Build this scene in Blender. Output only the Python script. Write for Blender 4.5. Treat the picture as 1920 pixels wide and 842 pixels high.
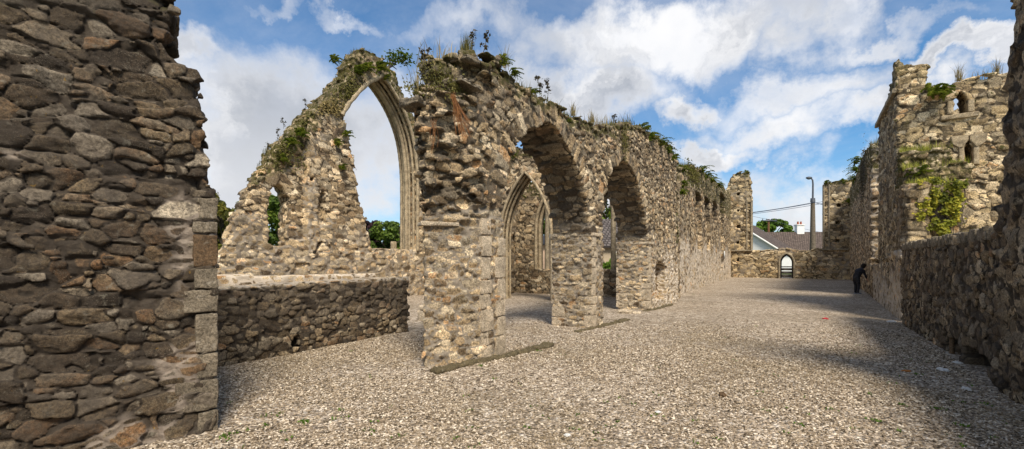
import bpy, bmesh, math, random
import numpy as np
from concurrent.futures import ThreadPoolExecutor
from mathutils import Vector, Matrix

for o in list(bpy.data.objects):
    bpy.data.objects.remove(o)
scene = bpy.context.scene
C = scene.collection
RNG = np.random.default_rng(7)
random.seed(11)
R = math.radians

# ------------------------------------------------------------------ camera
FP, HC, HY, CX = 853.0, 1.6, 490.0, 960.0
cam = bpy.data.cameras.new("camera")
cam.sensor_width = 36
cam.lens = 36 * FP / 1920
cam.shift_y = (HY - 421) / 1920
cam.clip_end = 3000
cam.clip_start = 0.05
camo = bpy.data.objects.new("camera", cam)
C.objects.link(camo)
camo.location = (0, 0, HC)
camo.rotation_euler = (R(90), 0, 0)
scene.camera = camo

# ------------------------------------------------------------------ light
DU = np.array([.546, .838])       # along the nave
DV = np.array([.838, -.546])      # across it, to the right
SUN_EL = R(52)
sh = DV * math.cos(R(41)) - DU * math.sin(R(41))    # towards the sun, on the ground
SUN_DIR = Vector((sh[0] * math.cos(SUN_EL), sh[1] * math.cos(SUN_EL), math.sin(SUN_EL)))
sun = bpy.data.lights.new("sun", 'SUN')
sun.energy = 4.8
sun.angle = R(18)
sun.color = (1.0, .90, .76)
suno = bpy.data.objects.new("sun", sun)
C.objects.link(suno)
suno.rotation_euler = SUN_DIR.to_track_quat('Z', 'Y').to_euler()

scene.view_settings.view_transform = 'Standard'
scene.view_settings.look = 'None'
scene.view_settings.gamma = 1
scene.view_settings.exposure = 0.2
scene.view_settings.use_curve_mapping = False

world = bpy.data.worlds.new("World")
scene.world = world
world.use_nodes = True


class NT:
    """small helper to write node trees"""
    def __init__(s, tree):
        s.t = tree
        s.n = tree.nodes
        s.l = tree.links

    def new(s, ty, **kw):
        n = s.n.new(ty)
        for k, v in kw.items():
            if k.startswith('_'):
                setattr(n, k[1:], v)
        return n

    def put(s, sock, v):
        if isinstance(v, bpy.types.NodeSocket):
            s.l.new(v, sock)
        elif v is not None:
            if isinstance(v, (tuple, list)) and len(v) == 3 and sock.type == 'RGBA':
                v = (*v, 1)
            sock.default_value = v

    def math(s, op, a, b=None, c=None, clamp=False):
        n = s.n.new('ShaderNodeMath')
        n.operation = op
        n.use_clamp = clamp
        s.put(n.inputs[0], a)
        if b is not None: s.put(n.inputs[1], b)
        if c is not None: s.put(n.inputs[2], c)
        return n.outputs[0]

    def mix(s, f, a, b, mode='MIX'):
        n = s.n.new('ShaderNodeMix')
        n.data_type = 'RGBA'
        n.blend_type = mode
        n.clamp_factor = True
        s.put(n.inputs[0], f)
        s.put(n.inputs[6], a)
        s.put(n.inputs[7], b)
        return n.outputs[2]

    def noise(s, vec, scale, detail=4, rough=.55, dist=0.0):
        n = s.n.new('ShaderNodeTexNoise')
        s.put(n.inputs['Vector'], vec)
        n.inputs['Scale'].default_value = scale
        n.inputs['Detail'].default_value = detail
        n.inputs['Roughness'].default_value = rough
        n.inputs['Distortion'].default_value = dist
        return n.outputs['Fac']

    def step(s, v, a, b):
        n = s.n.new('ShaderNodeMapRange')
        n.interpolation_type = 'SMOOTHSTEP'
        s.put(n.inputs['Value'], v)
        n.inputs['From Min'].default_value = a
        n.inputs['From Max'].default_value = b
        return n.outputs[0]

    def ramp(s, f, stops, interp='LINEAR'):
        n = s.n.new('ShaderNodeValToRGB')
        n.color_ramp.interpolation = interp
        e = n.color_ramp.elements
        while len(e) < len(stops):
            e.new(0.5)
        for el, (p, c) in zip(e, stops):
            el.position = p
            el.color = (*c, 1)
        s.put(n.inputs[0], f)
        return n.outputs[0]


def build_world():
    g = NT(world.node_tree)
    g.n.clear()
    out = g.new('ShaderNodeOutputWorld')
    bg = g.new('ShaderNodeBackground')
    bg.inputs[1].default_value = 0.11
    sky = g.new('ShaderNodeTexSky')
    sky.sky_type = 'NISHITA'
    sky.sun_disc = False
    sky.sun_elevation = SUN_EL
    sky.sun_rotation = math.atan2(SUN_DIR.x, SUN_DIR.y)
    sky.air_density = 1.0
    sky.dust_density = 0.3
    sky.ozone_density = 3.0
    tc = g.new('ShaderNodeTexCoord')
    sep = g.new('ShaderNodeSeparateXYZ')
    g.l.new(tc.outputs['Generated'], sep.inputs[0])
    x, y, z = sep.outputs
    az = g.math('ARCTAN2', x, y)
    el = g.math('ARCSINE', z)
    comb = g.new('ShaderNodeCombineXYZ')
    g.put(comb.inputs[0], az)
    g.put(comb.inputs[1], el)
    V = comb.outputs[0]
    # stretched cloud space: flatter towards the horizon
    hz = g.math('ADD', g.math('ABSOLUTE', z), 0.22)
    cx = g.math('DIVIDE', x, hz)
    cy = g.math('DIVIDE', y, hz)
    cc = g.new('ShaderNodeCombineXYZ')
    g.put(cc.inputs[0], cx)
    g.put(cc.inputs[1], cy)
    CV = cc.outputs[0]
    # warp for the soft edges of the banks
    wn = g.new('ShaderNodeTexNoise')
    g.put(wn.inputs['Vector'], V)
    wn.inputs['Scale'].default_value = 4.5
    wn.inputs['Detail'].default_value = 8
    wn.inputs['Roughness'].default_value = .6
    vs = g.new('ShaderNodeVectorMath'); vs.operation = 'SUBTRACT'
    g.l.new(wn.outputs['Color'], vs.inputs[0]); vs.inputs[1].default_value = (.5, .5, .5)
    vm = g.new('ShaderNodeVectorMath'); vm.operation = 'MULTIPLY_ADD'
    g.l.new(vs.outputs[0], vm.inputs[0]); vm.inputs[1].default_value = (.5, .34, 0); g.l.new(V, vm.inputs[2])
    WV = vm.outputs[0]

    def px(xp, yp):
        X, Z = (xp - CX) / FP, (HY - yp) / FP
        return math.atan2(X, 1), math.atan2(Z, math.hypot(X, 1))

    banks = [  # centre px, half width, half height (px), weight
        (520, 290, 290, 175, 1.1), (390, 130, 100, 60, .8), (760, 260, 130, 130, .8), (230, 60, 160, 60, .4),
        (1260, 60, 330, 85, 1.1), (1540, 60, 130, 80, .7), (1080, 170, 190, 70, .9), (1270, 205, 75, 38, .9),
        (1330, 290, 110, 26, .9), (1500, 190, 240, 45, .55), (1480, 370, 190, 70, .7), (1830, 122, 130, 36, 1.2), (1620, 95, 170, 30, .6),
        (1120, 380, 200, 90, .9), (1700, 210, 200, 40, .8), (1450, 250, 150, 40, .6), (1620, 20, 60, 25, .4), (880, 60, 120, 40, .35), (1750, 300, 150, 60, .6), (620, 20, 120, 22, .45), (1700, 20, 160, 22, .3)]
    dens = None
    for bx, by, hw, hh, w in banks:
        a0, e0 = px(bx, by)
        a1, _ = px(bx + hw, by)
        a2, _ = px(bx - hw, by)
        _, e1 = px(bx, by - hh)
        ra = abs(a1 - a2) / 2
        re = max(abs(e1 - e0), .02)
        s = g.new('ShaderNodeVectorMath'); s.operation = 'SUBTRACT'
        g.l.new(WV, s.inputs[0]); s.inputs[1].default_value = (a0, e0, 0)
        m = g.new('ShaderNodeVectorMath'); m.operation = 'MULTIPLY'
        g.l.new(s.outputs[0], m.inputs[0]); m.inputs[1].default_value = (1 / ra, 1 / re, 0)
        L = g.new('ShaderNodeVectorMath'); L.operation = 'LENGTH'
        g.l.new(m.outputs[0], L.inputs[0])
        v = g.math('MULTIPLY', g.math('SUBTRACT', 1.25, L.outputs['Value'], clamp=True), w)
        dens = v if dens is None else g.math('MAXIMUM', dens, v)
    fine = g.noise(V, 6.0, 10, .62, .3)
    flat = g.noise(CV, 1.3, 9, .62, .2)
    d = g.math('ADD', dens, g.math('MULTIPLY', g.math('SUBTRACT', fine, .5), .9))
    d = g.math('ADD', d, g.math('MULTIPLY', g.math('SUBTRACT', flat, .5), .8))
    behind = g.math('MULTIPLY', g.step(y, .25, -.3), .42)
    d = g.math('ADD', d, behind)
    d = g.math('ADD', d, .07)
    cover = g.step(d, -.12, .85)
    veil = g.math('MULTIPLY', g.step(g.noise(CV, .8, 9, .62, .4), .3, .75), .5)
    low = g.math('MULTIPLY', g.step(z, .3, .0), .3)
    cover = g.math('MAXIMUM', cover, g.math('ADD', g.math('MULTIPLY', veil, .9), low, clamp=True), )
    # grey undersides: thick parts and a slow noise
    body = g.step(d, .45, 1.15)
    shade = g.noise(WV, 3.2, 7, .55, .2)
    grey = g.math('MULTIPLY', g.math('MULTIPLY', g.step(shade, .38, .56), g.math('ADD', g.math('MULTIPLY', body, .65), .42)), g.math('ADD', .45, g.math('MULTIPLY', g.step(el, .12, .42), .55)))
    ccol = g.mix(grey, (7.9, 7.9, 8.0), (3.0, 3.3, 3.85))
    puff = g.step(g.noise(V, 14, 6, .55), .35, .7)
    ccol = g.mix(g.math('MULTIPLY', puff, .22), ccol, (5.6, 6.0, 6.9))
    blue = g.mix(1.0, sky.outputs[0], (.36, .86, 1.12), 'MULTIPLY')
    col = g.mix(cover, blue, ccol)
    g.l.new(col, bg.inputs[0])
    g.l.new(bg.outputs[0], out.inputs[0])


build_world()

# ------------------------------------------------------------------ helpers
def uv(u, v):
    return np.array([u * DU[0] + v * DV[0], u * DU[1] + v * DV[1]])


def gnd(px, py, z=0.0):
    Z = FP * (HC - z) / (py - HY)
    return np.array([(px - CX) / FP * Z, Z])


def at_depth(px, py, Z):
    return Vector(((px - CX) / FP * Z, Z, HC + (HY - py) / FP * Z))


class Frame:
    """a vertical plane through p0,p1 (world xy); s runs along it, t into the masonry, z up"""
    def __init__(f, p0, p1, flip=False):
        f.p0 = np.array(p0, float)
        e = np.array(p1, float) - f.p0
        f.L = float(np.hypot(*e))
        f.e = e / f.L
        n = np.array([-f.e[1], f.e[0]])
        if np.dot(n, f.p0) < 0:
            n = -n
        if flip:
            n = -n
        f.n = n

    def pix(f, px, py, t=0.0):
        d = np.array([(px - CX) / FP, 1.0])
        q = f.p0 + f.n * t
        # d*k = q + e*s
        A = np.array([[d[0], -f.e[0]], [d[1], -f.e[1]]])
        k, s = np.linalg.solve(A, q)
        return (float(s), float(HC + (HY - py) / FP * k))

    def poly(f, pts, t=0.0):
        return [f.pix(x, y, t) for x, y in pts]

    def W(f, s, t, z):
        p = f.p0 + f.e * s + f.n * t
        return Vector((p[0], p[1], z))

    def WA(f, P):
        xy = f.p0[None] + P[:, :1] * f.e[None] + P[:, 1:2] * f.n[None]
        return np.concatenate([xy, P[:, 2:3]], 1)


def tag(o, label=None, cat=None, group=None, kind=None):
    if label: o['label'] = label
    if cat: o['category'] = cat
    if group: o['group'] = group
    if kind: o['kind'] = kind
    return o


def mesh_obj(name, V, F, mat, parent=None, base=None, smooth=True, attrs=None):
    """V (n,3) world coordinates; F list of index arrays (quads or triangles) or one (m,k) array"""
    V = np.asarray(V, np.float32)
    if base is None:
        if parent is not None:
            base = np.array(parent.matrix_world.translation if parent.get('_b') is None else parent['_b'])
        else:
            mn, mx = V.min(0), V.max(0)
            base = np.array([(mn[0] + mx[0]) / 2, (mn[1] + mx[1]) / 2, max(mn[2], 0) if mn[2] > -.5 else mn[2]])
    base = np.array(base, np.float32)
    me = bpy.data.meshes.new(name)
    if not isinstance(F, (list, tuple)):
        F = [F]
    F = [np.asarray(f, np.int32) for f in F if len(f)]
    me.vertices.add(len(V))
    me.vertices.foreach_set('co', (V - base[None]).ravel())
    nl = sum(f.size for f in F)
    npol = sum(len(f) for f in F)
    me.loops.add(nl)
    me.loops.foreach_set('vertex_index', np.concatenate([f.ravel() for f in F]))
    me.polygons.add(npol)
    tot = np.concatenate([np.full(len(f), f.shape[1]) for f in F])
    st = np.concatenate([[0], np.cumsum(tot)[:-1]])
    me.polygons.foreach_set('loop_start', st.astype(np.int32))
    me.polygons.foreach_set('loop_total', tot.astype(np.int32))
    me.polygons.foreach_set('use_smooth', np.full(npol, smooth))
    me.update(calc_edges=True)
    if attrs:
        for k, a in attrs.items():
            at = me.attributes.new(k, 'FLOAT_COLOR', 'POINT')
            at.data.foreach_set('color', np.asarray(a, np.float32).ravel())
    me.materials.append(mat)
    o = bpy.data.objects.new(name, me)
    C.objects.link(o)
    if parent is not None:
        pb = np.array(parent['_b']) if parent.get('_b') is not None else np.array(parent.location)
        o.parent = parent
        o.location = Vector(base.tolist()) - Vector(pb.tolist())
    else:
        o.location = base.tolist()
    o['_b'] = [float(q) for q in base]
    return o


def empty(name, loc, label, cat, group=None):
    o = bpy.data.objects.new(name, None)
    C.objects.link(o)
    o.location = loc
    o['_b'] = [float(q) for q in loc]
    return tag(o, label, cat, group)


class MB:
    """mesh buffer"""
    def __init__(s):
        s.v, s.q, s.t, s.n = [], [], [], 0

    def add(s, V, Q=None, T=None):
        V = np.asarray(V, float)
        s.v.append(V)
        if Q is not None and len(Q): s.q.append(np.asarray(Q) + s.n)
        if T is not None and len(T): s.t.append(np.asarray(T) + s.n)
        s.n += len(V)

    def box(s, c, ex, ey, ez):
        """centre and three half-vectors"""
        c, ex, ey, ez = map(np.array, (c, ex, ey, ez))
        V = [c + a * ex + b * ey + d * ez for a in (-1, 1) for b in (-1, 1) for d in (-1, 1)]
        Q = [(0, 1, 3, 2), (4, 6, 7, 5), (0, 4, 5, 1), (2, 3, 7, 6), (0, 2, 6, 4), (1, 5, 7, 3)]
        if np.dot(np.cross(ex, ey), ez) < 0:
            Q = [q[::-1] for q in Q]
        s.add(V, Q)

    def tube(s, pts, r, n=8, cap=True):
        pts = np.asarray(pts, float)
        m = len(pts)
        r = np.full(m, r) if np.isscalar(r) else np.asarray(r, float)
        d = np.gradient(pts, axis=0)
        d /= np.linalg.norm(d, axis=1)[:, None] + 1e-9
        ref = np.array([0, 0, 1.]) if abs(d[0, 2]) < .9 else np.array([1., 0, 0])
        V = []
        for i in range(m):
            a = ref - d[i] * np.dot(ref, d[i]); a /= np.linalg.norm(a) + 1e-9
            ref = a
            b = np.cross(d[i], a)
            th = np.arange(n) / n * 2 * np.pi
            V.append(pts[i] + r[i] * (np.cos(th)[:, None] * a + np.sin(th)[:, None] * b))
        V = np.concatenate(V)
        i, j = np.meshgrid(np.arange(m - 1), np.arange(n), indexing='ij')
        i, j = i.ravel(), j.ravel()
        k = (j + 1) % n
        Q = np.stack([i * n + j, i * n + k, (i + 1) * n + k, (i + 1) * n + j], 1)
        s.add(V, Q)
        if cap:
            for e, o in ((0, -1), (m - 1, 1)):
                c = pts[e]
                ring = V[e * n:(e + 1) * n]
                T = [(0, 1 + q, 1 + (q + 1) % n) if o > 0 else (0, 1 + (q + 1) % n, 1 + q) for q in range(n)]
                s.add(np.concatenate([c[None], ring]), None, T)

    def build(s, name, mat, parent=None, base=None, smooth=True, attrs=None):
        F = []
        if s.q: F.append(np.concatenate(s.q))
        if s.t: F.append(np.concatenate(s.t))
        return mesh_obj(name, np.concatenate(s.v), F, mat, parent, base, smooth, attrs)


# ------------------------------------------------------------------ numpy noise
TAB = RNG.random((65536, 8)).astype(np.float32)


def hidx(a, b, c, seed):
    return ((a * 73856093) ^ (b * 19349663) ^ (c * 83492791) ^ (seed * 2654435)) & 65535


def vnoise(P, seed=0):
    """value noise, P (N,3)"""
    I = np.floor(P).astype(np.int64)
    f = (P - I).astype(np.float32)
    f = f * f * (3 - 2 * f)
    r = np.zeros(len(P), np.float32)
    for dx in (0, 1):
        wx = f[:, 0] if dx else 1 - f[:, 0]
        for dy in (0, 1):
            wy = f[:, 1] if dy else 1 - f[:, 1]
            for dz in (0, 1):
                wz = f[:, 2] if dz else 1 - f[:, 2]
                r += wx * wy * wz * TAB[hidx(I[:, 0] + dx, I[:, 1] + dy, I[:, 2] + dz, seed), 7]
    return r


def fbm(P, seed=0, oct=3):
    a, s, r = 1.0, 0.0, 0
    for o in range(oct):
        r = r + a * vnoise(P * (2.03 ** o), seed + o * 17)
        s += a
        a *= .5
    return r / s


def sstep(x, a, b):
    t = np.clip((x - a) / (b - a), 0, 1)
    return t * t * (3 - 2 * t)


def voronoi(q, seed, wt):
    N = len(q)
    I = np.floor(q).astype(np.int64)
    f = (q - I).astype(np.float32)
    F1 = np.full(N, 9, np.float32); F2 = np.full(N, 9, np.float32)
    hid = np.zeros(N, np.int64)
    off = np.zeros((N, 3), np.float32)
    for dx in (-1, 0, 1):
        for dy in (-1, 0, 1):
            for dz in (-1, 0, 1):
                h = hidx(I[:, 0] + dx, I[:, 1] + dy, I[:, 2] + dz, seed)
                T = TAB[h]
                a = dx + .1 + .8 * T[:, 0] - f[:, 0]
                b = dy + .1 + .8 * T[:, 1] - f[:, 1]
                c = dz + .1 + .8 * T[:, 2] - f[:, 2]
                a2, b2, c2 = a * a, b * b, c * c
                d = np.sqrt(np.sqrt(a2 * a2 + b2 * b2 + c2 * c2 + .6 * a2 * c2)) - wt * T[:, 3] ** 2
                near = d < F1
                F2 = np.where(near, F1, np.minimum(F2, d))
                F1 = np.where(near, d, F1)
                hid = np.where(near, h, hid)
                off[near] = np.stack([a, b, c], 1)[near]
    return F1, F2, hid, off


def pmap(fn, P, n=4, *extra):
    if len(P) < 20000:
        return fn(P, *extra)
    idx = np.array_split(np.arange(len(P)), n * max(1, len(P) // 400000 + 1))
    with ThreadPoolExecutor(4) as ex:
        rs = list(ex.map(lambda ii: fn(P[ii], *[e[ii] for e in extra]), idx))
    return tuple(np.concatenate([r[k] for r in rs]) for k in range(len(rs[0])))


def poly_sdf(x, z, poly, arc=False):
    P = np.asarray(poly, float)
    n = len(P)
    d = np.full(x.shape, 1e9)
    s = np.ones(x.shape)
    al = np.zeros(x.shape)
    acc = 0.0
    for i in range(n):
        a, b = P[i], P[(i + 1) % n]
        e = b - a
        L = math.hypot(*e) + 1e-9
        wx, wz = x - a[0], z - a[1]
        t = np.clip((wx * e[0] + wz * e[1]) / (L * L), 0, 1)
        bx, bz = wx - e[0] * t, wz - e[1] * t
        dd = bx * bx + bz * bz
        if arc:
            m = dd < d
            al = np.where(m, acc + t * L, al)
            acc += L
        d = np.minimum(d, dd)
        c1 = z >= a[1]; c2 = z < b[1]; c3 = e[0] * wz > e[1] * wx
        flip = (c1 & c2 & c3) | (~c1 & ~c2 & ~c3)
        s = np.where(flip, -s, s)
    r = s * np.sqrt(d)
    return (r, al) if arc else r


_PC = {}


def psd(P, poly, arc=False):
    """signed distance to an outline, looked up in a fine grid"""
    key = (id(poly), len(poly))
    if key not in _PC:
        A = np.asarray(poly, float)
        lo = A.min(0) - 1.2; hi = A.max(0) + 1.2
        h = max(.02, max(hi - lo) / 700)
        xs = np.arange(lo[0], hi[0] + h, h); zs = np.arange(lo[1], hi[1] + h, h)
        X, Z = np.meshgrid(xs, zs, indexing='ij')
        d, al = poly_sdf(X, Z, poly, True)
        _PC[key] = (lo, h, d.astype(np.float32), al.astype(np.float32), poly)
    lo, h, d, al, _ = _PC[key]
    fx = np.clip((P[:, 0] - lo[0]) / h, 0, d.shape[0] - 1.001); fz = np.clip((P[:, 2] - lo[1]) / h, 0, d.shape[1] - 1.001)
    i = fx.astype(int); j = fz.astype(int); fx = fx - i; fz = fz - j
    r = (d[i, j] * (1 - fx) + d[i + 1, j] * fx) * (1 - fz) + (d[i, j + 1] * (1 - fx) + d[i + 1, j + 1] * fx) * fz
    if arc:
        return r, al[i, j]
    return r


def surface_nets(Fd, o, h):
    S = Fd < 0
    nx, ny, nz = Fd.shape
    cnt = np.zeros((nx - 1, ny - 1, nz - 1), np.uint8)
    for a in (0, 1):
        for b in (0, 1):
            for c in (0, 1):
                cnt += S[a:nx - 1 + a, b:ny - 1 + b, c:nz - 1 + c]
    act = (cnt > 0) & (cnt < 8)
    ids = np.full(cnt.shape, -1, np.int64)
    I = np.argwhere(act)
    ids[act] = np.arange(len(I))
    vals = {}
    for a in (0, 1):
        for b in (0, 1):
            for c in (0, 1):
                vals[(a, b, c)] = Fd[I[:, 0] + a, I[:, 1] + b, I[:, 2] + c]
    acc = np.zeros((len(I), 3)); n = np.zeros(len(I))
    K = list(vals)
    for p in K:
        for ax in range(3):
            if p[ax] == 0:
                q = list(p); q[ax] = 1; q = tuple(q)
                va, vb = vals[p], vals[q]
                m = (va < 0) != (vb < 0)
                t = np.where(m, va / np.where(m, va - vb, 1), 0)
                pos = np.tile(np.array(p, float), (len(I), 1))
                pos[:, ax] += t
                acc += pos * m[:, None]; n += m
    V = (I + acc / n[:, None]) * h + np.array(o)
    Q = []
    for ax in range(3):
        sl0 = [slice(None)] * 3; sl1 = [slice(None)] * 3
        sl0[ax] = slice(0, -1); sl1[ax] = slice(1, None)
        A, B = S[tuple(sl0)], S[tuple(sl1)]
        ch = A != B
        E = np.argwhere(ch)
        b, c = (ax + 1) % 3, (ax + 2) % 3
        ok = (E[:, b] > 0) & (E[:, c] > 0) & (E[:, b] < Fd.shape[b] - 1) & (E[:, c] < Fd.shape[c] - 1)
        E = E[ok]
        inside = A[E[:, 0], E[:, 1], E[:, 2]]
        def cell(db, dc):
            e = E.copy(); e[:, b] -= db; e[:, c] -= dc
            return ids[e[:, 0], e[:, 1], e[:, 2]]
        q = np.stack([cell(1, 1), cell(0, 1), cell(0, 0), cell(1, 0)], 1)
        q[~inside] = q[~inside][:, ::-1]
        Q.append(q)
    return V, np.concatenate(Q)


def masonry(name, fr, bounds, h, solid, mat, cell=(.26, .26, .12), seed=1, groove=.035, jut=.022, rag=None, rings=(),
            masks=None, parent=None, wt=.45, rough=None, warp=.35, tilt=.05, bw=None, pins=False):
    """Rubble masonry grown from a solid: every stone stands in or out a little, joints sink between them.
    solid(S,T,Z) -> signed distance; rag(s,z)/rough(s,t,z) -> extra in/out of single stones"""
    s0, s1, t0, t1, z0, z1 = bounds
    h2 = h
    S = np.arange(s0, s1 + h2, h2); T = np.arange(t0, t1 + h2, h2); Zs = np.arange(z0, z1 + h2, h2)
    Fd = solid(S[:, None, None], T[None, :, None], Zs[None, None, :]).astype(np.float32)
    Fd = np.array(np.broadcast_to(Fd, (len(S), len(T), len(Zs))), np.float32)
    bwid = bw or (groove + jut + (.2 if (rag or rough) else .03))
    sel = np.argwhere(np.abs(Fd) < bwid)
    P = np.stack([S[sel[:, 0]], T[sel[:, 1]], Zs[sel[:, 2]]], 1)

    def stone(P):
        q = P / np.array(cell)
        w = np.stack([vnoise(P * 2.6, seed + 3), vnoise(P * 2.6 + 31, seed + 5), vnoise(P * 2.2 + 77, seed + 9)], 1) - .5
        w2 = np.stack([vnoise(P * 9 + 5, seed + 13), vnoise(P * 9 + 50, seed + 15), vnoise(P * 9 + 90, seed + 19)], 1) - .5
        q = q + w * warp * 2 + w2 * .16
        for (poly, zmin, wv, depth) in rings:
            d, al = psd(P, poly, True)
            m = (d > -.12) & (d < depth + .12 * (vnoise(P * 4, 3) - .5)) & (P[:, 2] > zmin)
            qq = np.stack([al / wv, P[:, 1] / .27, d / .45 + 40], 1) + w2 * .18
            q = np.where(m[:, None], qq, q)
        F1, F2, hid, off = voronoi(q, seed, wt)
        e = (F2 - F1)
        t = TAB[(hid * 31 + 7) & 65535]
        grad = (t[:, :3] - .5) * 2
        dome = .72 * sstep(e, 0.0, .10) + .28 * sstep(e, .05, .32)
        wm = masks(P)[0] if masks else np.zeros(len(P))
        gd = groove * (1 - np.clip(1.5 * wm, 0, .72)) + np.zeros(len(P))
        D = gd * (dome - 1) + jut * (1 - np.clip(1.3 * wm, 0, .6)) * (t[:, 3] - .5) * 2 * (.4 + .6 * dome)
        D = D + tilt * cell[2] * 2 * (grad * off).sum(1)
        ex = np.zeros(len(P))
        if rag: ex = ex + rag(P)
        if rough: ex = ex + rough(P)
        D = D + ex * (t[:, 5] * 1.35 - .97)
        c1, c2 = t[:, 4].copy(), t[:, 6].copy()
        if pins:
            k = np.where(e < .14)[0]
            if len(k):
                g1, g2, hid2, _ = voronoi(q[k] * 2.7 + 13.7, seed + 5, wt)
                e2 = g2 - g1
                t2 = TAB[(hid2 * 17 + 3) & 65535]
                on = (t2[:, 0] > .6) * sstep(e2, 0, .22) * sstep(e[k], .14, .08)
                D[k] += on * gd[k] * (.75 if np.ndim(gd) else .75)
                big = on > .35
                c1[k[big]] = t2[big, 4]; c2[k[big]] = t2[big, 6]
                e = e.copy(); e[k] = np.maximum(e[k], on * .22)
        nz = fbm(P * np.array([11, 11, 19]), seed + 40, 3)
        D = D + ((nz - .5) * .03 - np.abs(vnoise(P * np.array([17, 17, 30]), seed + 60) - .5) * .026 + .006) * (1 if h < .03 else 1.4)
        return D, c1, c2, e

    D, _, _, _ = pmap(stone, P)
    Fd[sel[:, 0], sel[:, 1], sel[:, 2]] -= D
    pad = 1.0
    Fd[0] = pad; Fd[-1] = pad; Fd[:, 0] = pad; Fd[:, -1] = pad; Fd[:, :, 0] = pad; Fd[:, :, -1] = pad
    V, Q = surface_nets(Fd, (s0, t0, z0), h)
    D, r1, r2, e = pmap(stone, V)
    a1 = np.stack([r1, r2, sstep(e, .02, .2), np.clip(V[:, 2] / 8, 0, 1)], 1)
    if masks:
        ms = masks(V)
    else:
        ms = [np.zeros(len(V))] * 3
    a2 = np.stack([np.clip(ms[0], 0, 1), np.clip(ms[1], 0, 1), np.clip(ms[2], 0, 1), np.ones(len(V))], 1)
    # world handedness
    Wd = fr.WA(V)
    if fr.e[0] * fr.n[1] - fr.e[1] * fr.n[0] < 0:
        Q = Q[:, ::-1]
    return mesh_obj(name, Wd, Q, mat, parent, attrs={'st': a1, 'ms': a2})


def block_mb(mb, fr, s0, s1, t0, t1, z0, z1, r=.02, n=7, nz=.006, seed=0):
    """a dressed stone with worn arrises"""
    g = np.linspace(-1, 1, n)
    A, B = np.meshgrid(g, g, indexing='ij')
    hs = np.array([(s1 - s0) / 2, (t1 - t0) / 2, (z1 - z0) / 2])
    c = np.array([(s0 + s1) / 2, (t0 + t1) / 2, (z0 + z1) / 2])
    r = min(r, hs.min() * .8)
    for ax in range(3):
        for sg in (-1, 1):
            P = np.zeros((n, n, 3))
            P[..., ax] = sg
            P[..., (ax + 1) % 3] = A
            P[..., (ax + 2) % 3] = B
            P = P.reshape(-1, 3) * hs
            inner = np.clip(P, -(hs - r), hs - r)
            d = P - inner
            L = np.linalg.norm(d, axis=1)[:, None] + 1e-9
            P = inner + d / L * r
            nn = d / L
            Q3 = c + P
            P = P + nn * ((fbm(Q3 * 9, seed, 3) - .5) * nz * 4 - np.abs(vnoise(Q3 * 16, seed + 9) - .5) * nz * 2.2)[:, None]
            Wd = fr.WA(c + P)
            i, j = np.meshgrid(np.arange(n - 1), np.arange(n - 1), indexing='ij')
            i, j = i.ravel(), j.ravel()
            q = np.stack([i * n + j, (i + 1) * n + j, (i + 1) * n + j + 1, i * n + j + 1], 1)
            hand = fr.e[0] * fr.n[1] - fr.e[1] * fr.n[0]
            if (sg > 0) == (hand < 0):
                q = q[:, ::-1]
            mb.add(Wd, q)


# ------------------------------------------------------------------ materials
def new_mat(name):
    m = bpy.data.materials.new(name)
    m.use_nodes = True
    g = NT(m.node_tree)
    b = g.n['Principled BSDF']
    b.inputs['Roughness'].default_value = .92
    b.inputs['Specular IOR Level'].default_value = .25
    return m, g, b


STONES = [(0, (.085, .06, .038)), (.14, (.22, .16, .095)), (.32, (.38, .295, .185)), (.52, (.52, .42, .28)), (.7, (.30, .255, .19)),
          (.86, (.64, .555, .415)), (1, (.42, .25, .12))]


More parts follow.
